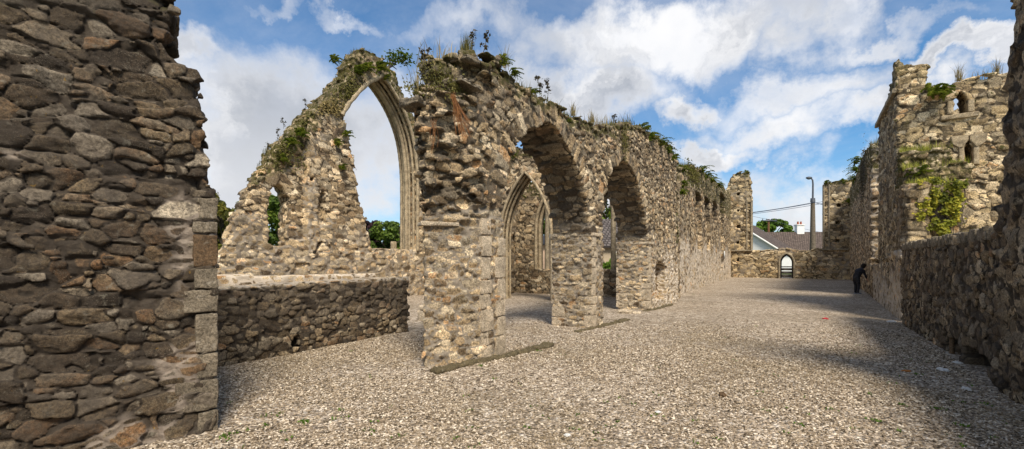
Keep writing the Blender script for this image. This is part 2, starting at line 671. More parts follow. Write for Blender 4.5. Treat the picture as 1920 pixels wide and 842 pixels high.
def stone_mat(name, stones=STONES, mortar=(.075, .058, .038), white=(.86, .75, .61), gain=1.0, stain=(.045, .036, .028), lichen=.5,
              yellow=.3, moss=(.075, .07, .02), blotch=.35, dirt_shade=.55, pits=.75):
    m, g, b = new_mat(name)
    tc = g.new('ShaderNodeTexCoord')
    O = tc.outputs['Object']
    at = g.new('ShaderNodeAttribute'); at.attribute_name = 'st'
    sp = g.new('ShaderNodeSeparateColor'); g.l.new(at.outputs['Color'], sp.inputs[0])
    r1, r2, e = sp.outputs
    am = g.new('ShaderNodeAttribute'); am.attribute_name = 'ms'
    sm = g.new('ShaderNodeSeparateColor'); g.l.new(am.outputs['Color'], sm.inputs[0])
    mw, md, mm = sm.outputs
    n1 = g.noise(O, 7, 6, .62)
    n2 = g.noise(O, 38, 8, .72)
    n3 = g.noise(O, 130, 3, .6)
    f = g.math('ADD', r1, g.math('MULTIPLY', g.math('SUBTRACT', n1, .5), .45), clamp=True)
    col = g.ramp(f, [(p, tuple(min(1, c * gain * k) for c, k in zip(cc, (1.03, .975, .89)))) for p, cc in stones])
    val = g.math('MULTIPLY', g.math('ADD', .48, g.math('MULTIPLY', r2, 1.0)), g.math('ADD', .22, g.math('MULTIPLY', g.step(n2, .3, .68), 1.55)))
    col = g.mix(1.0, col, val, 'MULTIPLY')
    sp3 = g.step(n3, .55, .72)
    col = g.mix(g.math('MULTIPLY', sp3, .42), col, (.74 * gain, .65 * gain, .48 * gain))
    col = g.mix(g.math('MULTIPLY', g.step(n3, .46, .34), .5), col, (.05, .038, .026))
    n4 = g.noise(O, 24, 10, .82, .6)
    col = g.mix(g.math('MULTIPLY', g.step(n4, .47, .36), pits), col, (.045, .033, .022))
    col = g.mix(g.math('MULTIPLY', g.step(n4, .56, .68), .45), col, (.66 * gain, .58 * gain, .45 * gain))
    # pale crusts and orange spots of lichen
    l1 = g.step(g.noise(O, 11, 8, .7, .5), .57, .66)
    col = g.mix(g.math('MULTIPLY', l1, lichen), col, (.62 * gain, .57 * gain, .44 * gain))
    bl = g.step(g.noise(O, 2.2, 7, .68, .3), .46, .66)
    col = g.mix(g.math('MULTIPLY', bl, blotch), col, tuple(c * 1.9 for c in stain))
    l2 = g.step(g.noise(O, 17, 4, .6, .2), .68, .74)
    col = g.mix(g.math('MULTIPLY', l2, yellow), col, (.46, .27, .04))
    # joints
    jm = g.math('SUBTRACT', 1, e)
    mcol = g.mix(g.step(n2, .3, .7), tuple(c * .55 for c in mortar), mortar)
    wcol = g.mix(g.step(n2, .3, .75), tuple(c * .72 for c in white), white)
    mcol = g.mix(mw, mcol, wcol)
    reach = g.math('ADD', g.math('MULTIPLY', mw, .55), .0)
    jm2 = g.step(g.math('ADD', g.math('ADD', jm, reach), g.math('MULTIPLY', g.math('SUBTRACT', n1, .5), .6)), .45, .85)
    col = g.mix(g.math('MULTIPLY', jm2, .92), col, mcol)
    dk = g.math('MULTIPLY', md, g.math('ADD', dirt_shade, g.math('MULTIPLY', g.step(n1, .3, .7), 1 - dirt_shade)))  # real dirt, plus shade painted in soffits, lancets and on the tower side
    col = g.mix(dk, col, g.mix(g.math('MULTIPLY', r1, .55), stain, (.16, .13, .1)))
    geo = g.new('ShaderNodeNewGeometry')
    sn = g.new('ShaderNodeSeparateXYZ'); g.l.new(geo.outputs['Normal'], sn.inputs[0])
    up = g.step(sn.outputs[2], -.1, .7)
    mf = g.math('MULTIPLY', g.step(g.math('ADD', mm, g.math('MULTIPLY', up, .25)), .42, .72), g.step(n1, .36, .6))
    mf = g.math('MULTIPLY', mf, g.step(mm, .02, .2))
    mcol2 = g.ramp(n2, [(.25, tuple(c * .4 for c in moss)), (.55, moss), (.8, (.2, .15, .05))])
    col = g.mix(mf, col, mcol2)
    g.l.new(col, b.inputs['Base Color'])
    bp = g.new('ShaderNodeBump')
    bp.inputs['Strength'].default_value = .9
    bp.inputs['Distance'].default_value = .022
    hgt = g.math('ADD', g.math('ADD', g.math('MULTIPLY', n2, 1.0), g.math('MULTIPLY', n3, .35)), g.math('MULTIPLY', n4, 1.2))
    g.l.new(hgt, bp.inputs['Height'])
    g.l.new(bp.outputs[0], b.inputs['Normal'])
    return m


def plain_mat(name, col, var=.25, scale=20, rough=.85, bump=.3, col2=None, metal=0):
    m, g, b = new_mat(name)
    tc = g.new('ShaderNodeTexCoord')
    n = g.noise(tc.outputs['Object'], scale, 6, .65)
    c2 = col2 or tuple(c * (1 - var) for c in col)
    c1 = tuple(min(1, c * (1 + var)) for c in col) if col2 is None else col
    g.l.new(g.mix(g.step(n, .3, .7), c2, c1), b.inputs['Base Color'])
    b.inputs['Roughness'].default_value = rough
    b.inputs['Metallic'].default_value = metal
    bp = g.new('ShaderNodeBump'); bp.inputs['Strength'].default_value = bump; bp.inputs['Distance'].default_value = .02
    g.l.new(n, bp.inputs['Height']); g.l.new(bp.outputs[0], b.inputs['Normal'])
    return m


def dressed_mat(name, col, dark=(.06, .045, .03), pale=(.62, .56, .44), stain=.5, sc=1.0):
    m, g, b = new_mat(name)
    tc = g.new('ShaderNodeTexCoord'); O = tc.outputs['Object']
    a = g.noise(O, 5 * sc, 7, .65, .3); c = g.noise(O, 45, 7, .72); d = g.noise(O, 140, 3, .6)
    base = g.mix(g.step(a, .3, .7), tuple(q * .62 for q in col), tuple(min(1, q * 1.25) for q in col))
    base = g.mix(1.0, base, g.math('ADD', .35, g.math('MULTIPLY', g.step(c, .3, .7), 1.15)), 'MULTIPLY')
    base = g.mix(g.math('MULTIPLY', g.step(d, .54, .7), .45), base, pale)
    base = g.mix(g.math('MULTIPLY', g.step(d, .45, .33), .5), base, dark)
    st = g.step(g.noise(O, 2.4, 8, .7, .5), .48, .66)
    base = g.mix(g.math('MULTIPLY', st, stain), base, dark)
    li = g.step(g.noise(O, 13, 8, .7, .4), .58, .66)
    base = g.mix(g.math('MULTIPLY', li, .5), base, pale)
    g.l.new(base, b.inputs['Base Color'])
    bp = g.new('ShaderNodeBump'); bp.inputs['Strength'].default_value = 1; bp.inputs['Distance'].default_value = .02
    g.l.new(g.math('ADD', c, g.math('MULTIPLY', a, .6)), bp.inputs['Height']); g.l.new(bp.outputs[0], b.inputs['Normal'])
    return m


def leaf_mat(name, a, b_, c, trans=.35):
    m, g, b = new_mat(name)
    at = g.new('ShaderNodeAttribute'); at.attribute_name = 'lf'
    sp = g.new('ShaderNodeSeparateColor'); g.l.new(at.outputs['Color'], sp.inputs[0])
    col = g.ramp(sp.outputs[0], [(0, a), (.55, b_), (1, c)])
    g.l.new(col, b.inputs['Base Color'])
    b.inputs['Roughness'].default_value = .6
    tr = g.new('ShaderNodeBsdfTranslucent')
    g.l.new(col, tr.inputs[0])
    mx = g.new('ShaderNodeMixShader'); mx.inputs[0].default_value = trans
    out = g.n['Material Output']
    g.l.new(b.outputs[0], mx.inputs[1]); g.l.new(tr.outputs[0], mx.inputs[2]); g.l.new(mx.outputs[0], out.inputs[0])
    return m


M = {}
M['rubble'] = stone_mat('rubble')
M['near'] = stone_mat('near_rubble', gain=.86, mortar=(.05, .038, .027), white=(.52, .43, .345), lichen=.45, yellow=1.0, blotch=.5,
                      stones=[(0, (.045, .034, .025)), (.18, (.12, .088, .056)), (.38, (.24, .185, .115)), (.55, (.22, .12, .055)), (.7, (.30, .245, .175)), (.86, (.15, .135, .115)), (1, (.50, .44, .35))])
M['gable'] = stone_mat('gable_rubble', gain=1.12, mortar=(.10, .075, .048), lichen=.4, blotch=.25)
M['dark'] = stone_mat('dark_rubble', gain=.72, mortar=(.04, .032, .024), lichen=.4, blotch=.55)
M['tower'] = stone_mat('tower_rubble', gain=1.12, mortar=(.11, .085, .055), lichen=.35, blotch=.22, yellow=.45,
                       stones=[(0, (.12, .09, .055)), (.2, (.33, .255, .145)), (.45, (.46, .37, .225)), (.7, (.38, .32, .225)), (.88, (.60, .52, .37)), (1, (.36, .22, .10))])
M['dressed'] = dressed_mat('dressed_stone', (.42, .335, .215), stain=.45)
M['dressed_grey'] = dressed_mat('grey_dressed_stone', (.33, .275, .19), stain=.5)
M['dressed_dark'] = dressed_mat('dark_dressed_stone', (.17, .105, .055), pale=(.3, .25, .18))


def gravel_mat():
    m, g, b = new_mat('gravel')
    tc = g.new('ShaderNodeTexCoord')
    O = tc.outputs['Object']
    def vor(scale):
        v = g.new('ShaderNodeTexVoronoi'); g.put(v.inputs['Vector'], O); v.inputs['Scale'].default_value = scale
        return v
    v1, v2 = vor(30), vor(13)
    s1 = g.new('ShaderNodeSeparateColor'); g.l.new(v1.outputs['Color'], s1.inputs[0])
    s2 = g.new('ShaderNodeSeparateColor'); g.l.new(v2.outputs['Color'], s2.inputs[0])
    f = g.math('ADD', g.math('MULTIPLY', s1.outputs[0], .6), g.math('MULTIPLY', s2.outputs[0], .4))
    col = g.ramp(f, [(.05, (.095, .073, .048)), (.3, (.30, .235, .17)), (.5, (.47, .38, .285)), (.7, (.63, .53, .41)), (.9, (.90, .80, .67))])
    big = g.noise(O, .35, 6, .6)
    col = g.mix(g.math('MULTIPLY', g.step(big, .42, .68), .4), col, (.20, .155, .095))
    patch = g.noise(O, 2.5, 5, .7)
    col = g.mix(g.math('MULTIPLY', g.step(patch, .5, .68), .45), col, (.17, .14, .095))
    d = g.step(v1.outputs['Distance'], .3, .75)
    col = g.mix(g.math('MULTIPLY', d, .5), col, (.07, .058, .045))
    g.l.new(col, b.inputs['Base Color'])
    bp = g.new('ShaderNodeBump'); bp.inputs['Strength'].default_value = 1; bp.inputs['Distance'].default_value = .03
    hh = g.math('ADD', g.math('SUBTRACT', 1, v1.outputs['Distance']), g.math('MULTIPLY', g.math('SUBTRACT', 1, v2.outputs['Distance']), .8))
    g.l.new(hh, bp.inputs['Height']); g.l.new(bp.outputs[0], b.inputs['Normal'])
    return m


def pebble_mat():
    m, g, b = new_mat('pebbles')
    at = g.new('ShaderNodeAttribute'); at.attribute_name = 'lf'
    sp = g.new('ShaderNodeSeparateColor'); g.l.new(at.outputs['Color'], sp.inputs[0])
    col = g.ramp(sp.outputs[0], [(0, (.032, .025, .017)), (.22, (.115, .086, .054)), (.5, (.26, .20, .135)), (.78, (.39, .315, .225)), (1, (.76, .67, .54))])
    tc = g.new('ShaderNodeTexCoord')
    big = g.noise(tc.outputs['Object'], .35, 6, .6)
    col = g.mix(g.math('MULTIPLY', g.step(big, .42, .68), .4), col, (.20, .155, .09))
    g.l.new(col, b.inputs['Base Color'])
    return m


M['gravel'] = gravel_mat()
M['pebble'] = pebble_mat()
M['grass_ground'] = plain_mat('grass_ground', (.07, .09, .025), .5, 3, .95, .5)
M['fern'] = leaf_mat('fern_green', (.035, .06, .008), (.14, .20, .02), (.36, .37, .06), .4)
M['drygrass'] = leaf_mat('dry_grass', (.10, .085, .02), (.30, .23, .09), (.52, .42, .20), .3)
M['turf'] = leaf_mat('wall_turf', (.045, .045, .012), (.12, .115, .025), (.28, .22, .07), .2)
M['weed'] = leaf_mat('dry_weed', (.035, .03, .02), (.10, .085, .055), (.2, .17, .11), .2)
M['yellowgrass'] = leaf_mat('yellow_grass', (.12, .16, .02), (.36, .38, .05), (.66, .58, .18), .35)  # brighter and yellower than the dry grass
M['rust'] = leaf_mat('rusty_roots', (.16, .06, .02), (.28, .12, .04), (.4, .2, .08), .1)
M['ivy'] = leaf_mat('ivy', (.04, .06, .008), (.24, .25, .02), (.58, .50, .06), .3)
M['tree1'] = leaf_mat('tree_green', (.03, .055, .01), (.115, .18, .022), (.28, .34, .05))
M['tree2'] = leaf_mat('tree_olive', (.04, .045, .01), (.15, .15, .025), (.34, .28, .06))
M['purple'] = leaf_mat('purple_beech', (.012, .006, .008), (.04, .02, .025), (.08, .04, .045))
M['hedge'] = leaf_mat('hedge_green', (.03, .06, .01), (.11, .2, .02), (.24, .36, .05))
M['bark'] = plain_mat('bark', (.09, .07, .05), .4, 12)
M['quoin_near'] = dressed_mat('weathered_quoin', (.23, .19, .135), pale=(.46, .41, .33))
M['quoin_pale'] = dressed_mat('pale_quoin', (.56, .46, .33), stain=.18)
M['ledge'] = dressed_mat('mossy_kerb', (.12, .095, .05), pale=(.28, .25, .18))
M['white'] = plain_mat('white_paint', (.60, .60, .58), .08, 5, .6, .05)
M['black'] = plain_mat('black_iron', (.015, .014, .013), .3, 9, .6, .1)
M['gatewood'] = plain_mat('gate_boards', (.22, .2, .17), .3, 6, .7, .2)
M['coping'] = dressed_mat('coping_stone', (.21, .175, .125), pale=(.45, .4, .32))
M['bark2'] = leaf_mat('bark_twigs', (.03, .025, .02), (.08, .065, .05), (.12, .1, .08), .05)
M['red'] = plain_mat('red_plastic', (.5, .04, .05), .1, 9, .5, .1)
M['orange'] = plain_mat('orange_leaf', (.45, .18, .04), .2, 9, .7, .1)

# ------------------------------------------------------------------ ground
def ground_z(x, y):
    return (fbm(np.stack([x * .5, y * .5, x * 0], 1), 5, 3) - .5) * .09


def make_ground():
    xs = np.concatenate([np.linspace(-900, -30, 20), np.arange(-29, 45, .25), np.linspace(46, 900, 20)])
    ys = np.concatenate([np.linspace(-200, -12, 12), np.arange(-11, 60, .25), np.linspace(61, 1500, 24)])
    X, Y = np.meshgrid(xs, ys, indexing='ij')
    n = X.size
    Z = ground_z(X.ravel(), Y.ravel())
    far = sstep(np.hypot(X.ravel() - 5, Y.ravel() - 20), 35, 60)
    Z = Z * (1 - far) - .03 * far
    V = np.stack([X.ravel(), Y.ravel(), Z], 1)
    nx, ny = X.shape
    i, j = np.meshgrid(np.arange(nx - 1), np.arange(ny - 1), indexing='ij')
    i, j = i.ravel(), j.ravel()
    Q = np.stack([i * ny + j, (i + 1) * ny + j, (i + 1) * ny + j + 1, i * ny + j + 1], 1)
    m, g, b = new_mat('ground')
    # gravel inside the abbey, grass beyond it
    gm = M['gravel']
    o = mesh_obj('gravel_ground', V, Q, gm, base=(0, 0, 0))
    tag(o, kind='structure')
    # grass fields lie around the abbey as a ring sheet a few mm above
    P = [uv(-12, -19), uv(-12, 14), uv(54, 14), uv(54, -19)]
    cen = uv(20, -2)
    inner, outer = [], []
    for k in range(4):
        a, b2 = P[k], P[(k + 1) % 4]
        for t in np.linspace(0, 1, 12, endpoint=False):
            p = a + (b2 - a) * t
            inner.append([p[0], p[1], .07])
            d = (p - cen) / np.linalg.norm(p - cen)
            q = cen + d * 1200
            outer.append([q[0], q[1], .07])
    n = len(inner)
    Q = [(k, n + k, n + (k + 1) % n, (k + 1) % n) for k in range(n)]
    o = mesh_obj('grass_field', np.array(inner + outer), np.array(Q), M['grass_ground'], base=(0, 0, 0), smooth=False)
    tag(o, kind='structure')


make_ground()

# ------------------------------------------------------------------ near pier on the left
def clipmask(px): return px

fn = Frame(gnd(403, 805), gnd(205, 842))
def near_pier():
    fr = fn
    edge = [(403, 830), (403, 358), (398, 350), (388, 335), (390, 300), (386, 270), (385, 225), (378, 195), (372, 170), (377, 150),
            (370, 128), (332, 112), (320, 98), (311, 85), (311, 62), (329, 58), (326, 35), (333, 18), (326, -5), (300, -40), (280, -60)]
    pl = fr.poly(edge)
    zt = pl[-1][1]
    pl += [(.9, zt + .25), (1.6, zt + .1), (3.4, zt + .3), (3.4, -.3), (0, -.3)]
    def solid(S, T, Z):
        d = poly_sdf(*np.broadcast_arrays(S[:, 0, :], Z[0]), pl)[:, None, :]
        # the foot of the wall spreads a little
        return np.maximum(d, np.abs(T - .5) - .5 - .05 * np.clip(1 - Z / .8, 0, 1))
    def rag(P):
        d = psd(P, pl)
        return .05 * sstep(d, -.35, -.05) * sstep(P[:, 2], 2.0, 2.4)
    # the strip of fresh pointing runs up beside the quoins
    pts = fr.poly([(350, 285), (285, 320), (320, 400), (335, 440), (305, 520), (290, 580), (262, 625), (290, 660), (325, 720), (300, 760), (190, 790), (60, 860), (400, 860), (372, 800), (372, 300)])
    patch2 = fr.poly([(0, 275), (60, 285), (90, 300), (0, 310)])
    def masks(P):
        d = psd(P, pts)
        d2 = psd(P, patch2)
        n = fbm(P * 3, 9, 3) - .5
        w = .8 * sstep(-d + n * .9, -.03, .14)
        w = np.maximum(w, sstep(-d2 + n * .2, -.03, .04))
        dk = (.32 + .55 * sstep(fbm(P * 1.1, 21, 4) + n * .5, .40, .58)) * (1 - w)
        ms = .35 * sstep(P[:, 2] + n * 2, 3.0, 4.2)
        return w, dk, ms
    o = masonry('ruined_pier', fr, (-.25, 3.5, -.2, 1.2, -.3, zt + .75), .0145, solid, M['near'], cell=(.175, .175, .092), seed=5, warp=.5,
                groove=.034, jut=.022, rag=rag, masks=masks, wt=.95, tilt=.14, bw=.13)
    tag(o, 'massive dark rubble pier at the left edge with squared corner stones', 'wall')
    rows = [(372, 412, 372), (416, 438, 360), (441, 500, 362), (503, 541, 364), (543, 585, 343), (588, 659, 366), (661, 706, 366), (709, 765, 327), (768, 815, 370)]
    for k, (ya, yb, xl) in enumerate(rows):
        sA, zA = fr.pix(404, ya)
        sB, _ = fr.pix(xl, ya)
        _, zB = fr.pix(404, yb)
        mb = MB()
        block_mb(mb, fr, sA - .02, sB, -.02 - .01 * (k % 2), .45, zB, zA, r=.016, n=17, nz=.008, seed=k * 7 + 3)
        q = mb.build('quoin', M['dressed_dark'] if k == 2 else M['quoin_near'], o)


near_pier()

# ------------------------------------------------------------------ low dark wall between the arcades
def low_left_wall():
    a, b = gnd(405, 691), gnd(767, 622)
    fr = Frame(a, b)
    s1, _ = fr.pix(767, 600)
    top = [fr.pix(x, y) for x, y in ((405, 541), (500, 535), (600, 529), (700, 523), (767, 519))]
    pl = [(-4.5, -.3), (-4.5, top[0][1])] + top + [(s1, -.3)]
    hole = fr.poly([(548, 630), (562, 630), (563, 650), (549, 652)])
    def solid(S, T, Z):
        x, z = np.broadcast_arrays(S[:, 0, :], Z[0])
        d = poly_sdf(x, z, pl)[:, None, :]
        w = np.maximum(d, np.abs(T - .27) - .27)
        hd = poly_sdf(x, z, hole)[:, None, :]
        return np.maximum(w, -np.maximum(hd, T - .3))
    def masks(P):
        n = fbm(P * 2.4, 9, 3) - .5
        topc = sstep(P[:, 2], top[0][1] - .05, top[0][1] - .01)
        return topc * .5, (.3 + .6 * sstep(P[:, 2] + n, .2, .75)) * (1 - topc), .0 * n
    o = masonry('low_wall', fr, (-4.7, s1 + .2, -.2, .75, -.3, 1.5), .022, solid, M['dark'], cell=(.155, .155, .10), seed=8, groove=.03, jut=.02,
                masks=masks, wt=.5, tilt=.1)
    tag(o, 'low dark rubble wall with a flat mortared top in front of the tall broken gable', 'wall')


low_left_wall()

# ------------------------------------------------------------------ arcade with two arches
fa = Frame(uv(0, -4.33), uv(50, -4.33))        # s = u
ARCH1 = [(945, 720), (945, 420), (944, 362), (955, 318), (968, 279), (980, 256), (1005, 236), (1034, 227), (1051, 248), (1076, 298), (1093, 337), (1101, 383), (1108, 440), (1110, 660)]
ARCH2 = [(1132, 660), (1132, 400), (1134, 357), (1141, 337), (1151, 318), (1163, 303), (1174, 300), (1188, 320), (1196, 342), (1204, 374), (1210, 402), (1215, 440), (1216, 620)]
TOPA = [(862, 96), (905, 95), (925, 110), (950, 128), (985, 153), (1020, 180), (1060, 205), (1100, 225), (1130, 237), (1160, 232), (1190, 228), (1215, 243),
        (1240, 258), (1262, 276), (1271, 292), (1272, 330)]


def smooth_poly(p, a, b, n=3):
    """Chaikin on the middle stretch of an open list"""
    mid = p[a:b]
    for _ in range(n):
        q = [mid[0]]
        for i in range(len(mid) - 1):
            x, y = np.array(mid[i]), np.array(mid[i + 1])
            q += [tuple(x * .75 + y * .25), tuple(x * .25 + y * .75)]
        q.append(mid[-1])
        mid = q
    return p[:a] + mid + p[b:]


def arcade():
    fr = fa
    h1 = smooth_poly(fr.poly(ARCH1), 2, 12, 2)
    h2 = smooth_poly(fr.poly(ARCH2), 2, 11, 2)
    h1[0] = (h1[0][0], -.5); h1[-1] = (h1[-1][0], -.5)
    h2[0] = (h2[0][0], -.5); h2[-1] = (h2[-1][0], -.5)
    top = fr.poly(TOPA)
    pl = [(4.0, -.4), (4.0, top[0][1] - .1)] + top + [(top[-1][0] + .02, -.4)]
    niche = fr.poly([(1229, 562), (1229, 500), (1233, 490), (1243, 490), (1249, 500), (1249, 562)])
    Cc = np.array([5.77, 0.0]); Ac = np.array([5.0, .5])
    e = (Ac - Cc) / np.linalg.norm(Ac - Cc)
    nn = np.array([-abs(e[1]), -abs(e[0])])
    zz = [-1, 2.15, 2.25, 2.7, 2.8, 3.3, 3.45, 4.1, 4.2, 6]
    sh_ = [0, 0, .04, .06, .09, .12, .20, .24, -.05, -.08]
    def solid(S, T, Z):
        x, z = np.broadcast_arrays(S[:, 0, :], Z[0])
        d = poly_sdf(x, z, pl)[:, None, :]
        d = np.maximum(d, -poly_sdf(x, z, h1)[:, None, :])
        d = np.maximum(d, -poly_sdf(x, z, h2)[:, None, :])
        w = np.maximum(d, np.abs(T - .53) - .53)
        cut = (S - Cc[0]) * nn[0] + (T - Cc[1]) * nn[1] - np.interp(Z, zz, sh_)
        w = np.maximum(w, cut)
        w = np.maximum(w, (Ac[0] - np.interp(Z, zz, sh_) * .8 - S + 1.12 * (T - .5)) / 1.5)
        nd = poly_sdf(x, z, niche)[:, None, :]
        w = np.maximum(w, -np.maximum(nd, T - .45))
        return w
    def rag(P):
        d = psd(P, pl)
        return .10 * sstep(d, -.4, -.05) * (P[:, 2] > 2.5)
    def rough(P):
        cut = (P[:, 0] - Cc[0]) * nn[0] + (P[:, 1] - Cc[1]) * nn[1] - np.interp(P[:, 2], zz, sh_)
        cut = np.maximum(cut, (Ac[0] - np.interp(P[:, 2], zz, sh_) * .8 - P[:, 0] + 1.12 * (P[:, 1] - .5)) / 1.5)
        a = .20 * sstep(cut, -.3, -.05) * sstep(P[:, 2], 2.2, 2.5)
        # torn soffits
        dd = np.minimum(psd(P, h1), psd(P, h2))
        b = .08 * (1 - sstep(dd, .02, .2)) * sstep(P[:, 2], 2.2, 2.6) * sstep(P[:, 1], .05, .25)
        return a + b
    def masks(P):
        n = fbm(P * 2.2, 9, 3) - .5
        w = sstep(1.9 - P[:, 2] + n * 1.6, -.2, .5) * sstep(P[:, 0], 14.6, 15.6) * .8
        w = np.maximum(w, .34 * sstep(2.5 - P[:, 2] + n, -.2, .3))
        w = np.maximum(w, .06 + 0 * n)
        d = psd(P, pl)
        ms = sstep(d + n * .5, -.5, -.08) * (P[:, 2] > 2.3) * .8
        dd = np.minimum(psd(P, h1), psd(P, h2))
        soff = (1 - sstep(dd, .03, .12)) * sstep(P[:, 2], 2.2, 2.5) * .85  # arch undersides darkened: shade painted into the stone colour
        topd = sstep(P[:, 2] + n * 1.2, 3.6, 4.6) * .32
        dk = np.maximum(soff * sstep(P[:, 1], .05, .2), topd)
        return w, dk, ms
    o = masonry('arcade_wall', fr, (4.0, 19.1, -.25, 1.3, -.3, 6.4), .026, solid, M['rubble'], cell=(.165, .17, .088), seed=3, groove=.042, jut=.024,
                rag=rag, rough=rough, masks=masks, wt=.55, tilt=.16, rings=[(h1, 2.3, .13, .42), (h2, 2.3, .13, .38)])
    tag(o, 'tall ruined rubble arcade wall pierced by two pointed arches, ferns and grass growing along its top', 'wall')
    # squared stones on the corners of the three piers
    rnd = random.Random(4)
    def quoins(s, sgn, t, z0, z1, tin, name='quoins'):
        mb = MB(); z = z0; k = 0
        while z < z1:
            hh = rnd.uniform(.2, .38)
            L = rnd.uniform(.2, .3) if k % 2 else rnd.uniform(.3, .4)
            Lt = rnd.uniform(.3, .42) if k % 2 else rnd.uniform(.2, .28)
            sa, sb = (s - .024, s + L * .8) if sgn > 0 else (s - L * .8, s + .024)
            ta, tb = (t - .024, t + Lt) if tin > 0 else (t - Lt, t + .024)
            block_mb(mb, fr, sa, sb, ta, tb, z + .008, min(z + hh, z1 + .1) - .008, r=.014, n=11, nz=.007, seed=k * 5 + int(s * 10))
            z += hh; k += 1
        return mb.build(name, M['quoin_pale'], o)
    u945 = h1[0][0]; u1110 = h1[-1][0]; u1132 = h2[0][0]; u1216 = h2[-1][0]
    quoins(5.77, 1, 0, .0, 2.2, 1)
    quoins(u945, -1, 0, .0, 1.9, 1)
    quoins(u1110, 1, 0, .0, 2.15, 1)
    quoins(u1110, 1, 1.06, .0, 2.1, -1)
    quoins(u1216, 1, 0, .05, 2.15, 1)
    quoins(u1216, 1, 1.06, .05, 2.1, -1)
    # impost courses
    for (s, z, sa) in ((u1110, 2.2, .2), (u1216, 2.15, .2)):
        mb = MB()
        for t0 in (-.05, .33, .71):
            block_mb(mb, fr, s - .06, s + sa, t0, t0 + .37, z, z + .085, r=.02, n=8, nz=.006, seed=int(t0 * 9 + s))
        block_mb(mb, fr, s + sa + .01, s + .5, -.05, .2, z, z + .085, r=.02, n=8, nz=.006, seed=3)
        mb.build('impost', M['quoin_pale'], o)
    mb = MB()
    f2 = Frame(fr.p0 + fr.e * 5.77 + fr.n * 0, fr.p0 + fr.e * 5.0 + fr.n * .5)
    block_mb(mb, f2, .38, .98, -.05, .2, 2.13, 2.2, r=.02, n=10, nz=.008, seed=31)
    mb.build('impost', M['quoin_pale'], o)
    for k, (xa, xb, ya, yb, t0, tw) in enumerate(((876, 926, 96, 138, .02, .5), (812, 834, 108, 132, .55, .35), (780, 806, 176, 204, .35, .4), (866, 906, 140, 172, -.05, .4), (932, 946, 100, 128, .0, .4))):
        sa, za = fr.pix(xa, ya, t0); sb, zb = fr.pix(xb, yb, t0)
        mb = MB()
        block_mb(mb, fr, sa, sb, t0, t0 + tw, zb, za, r=.12, n=13, nz=.035, seed=60 + k)
        mb.build('cap_stone', M['quoin_near'], o)
    return o, h1, h2, top, pl


ARC, H1, H2, TOPU, APL = arcade()


def ledge(name, pa, pb, w, hgt, label, mat='ledge'):
    a, b = gnd(*pa), gnd(*pb)
    fr = Frame(a, b)
    mb = MB()
    s = 0; k = 0
    while s < fr.L - .05:
        L = min(random.uniform(.4, .8), fr.L - s)
        block_mb(mb, fr, s + .004, s + L - .004, -.03 * random.random(), w + .04 * random.random(), -.12, hgt * random.uniform(.6, 1.1), r=.05, n=15, nz=.022, seed=k + int(pa[0]))
        s += L; k += 1
    return tag(mb.build(name, M[mat]), label, 'kerb')


ledge('foundation_kerb', (818, 703), (1040, 650), .16, .09, 'long dark mossy kerb of buried foundation at the foot of the nearest arch pier')
ledge('foundation_kerb', (1085, 624), (1182, 600), .15, .05, 'short dark foundation kerb lying in the gravel by the middle pier')
ledge('foundation_kerb', (1212, 586), (1262, 571), .2, .05, 'dark foundation kerb below the small wall niche')
ledge('threshold_stone', (1157, 588), (1200, 590), .35, .1, 'pale stone threshold at the foot of the third pier', 'quoin_pale')

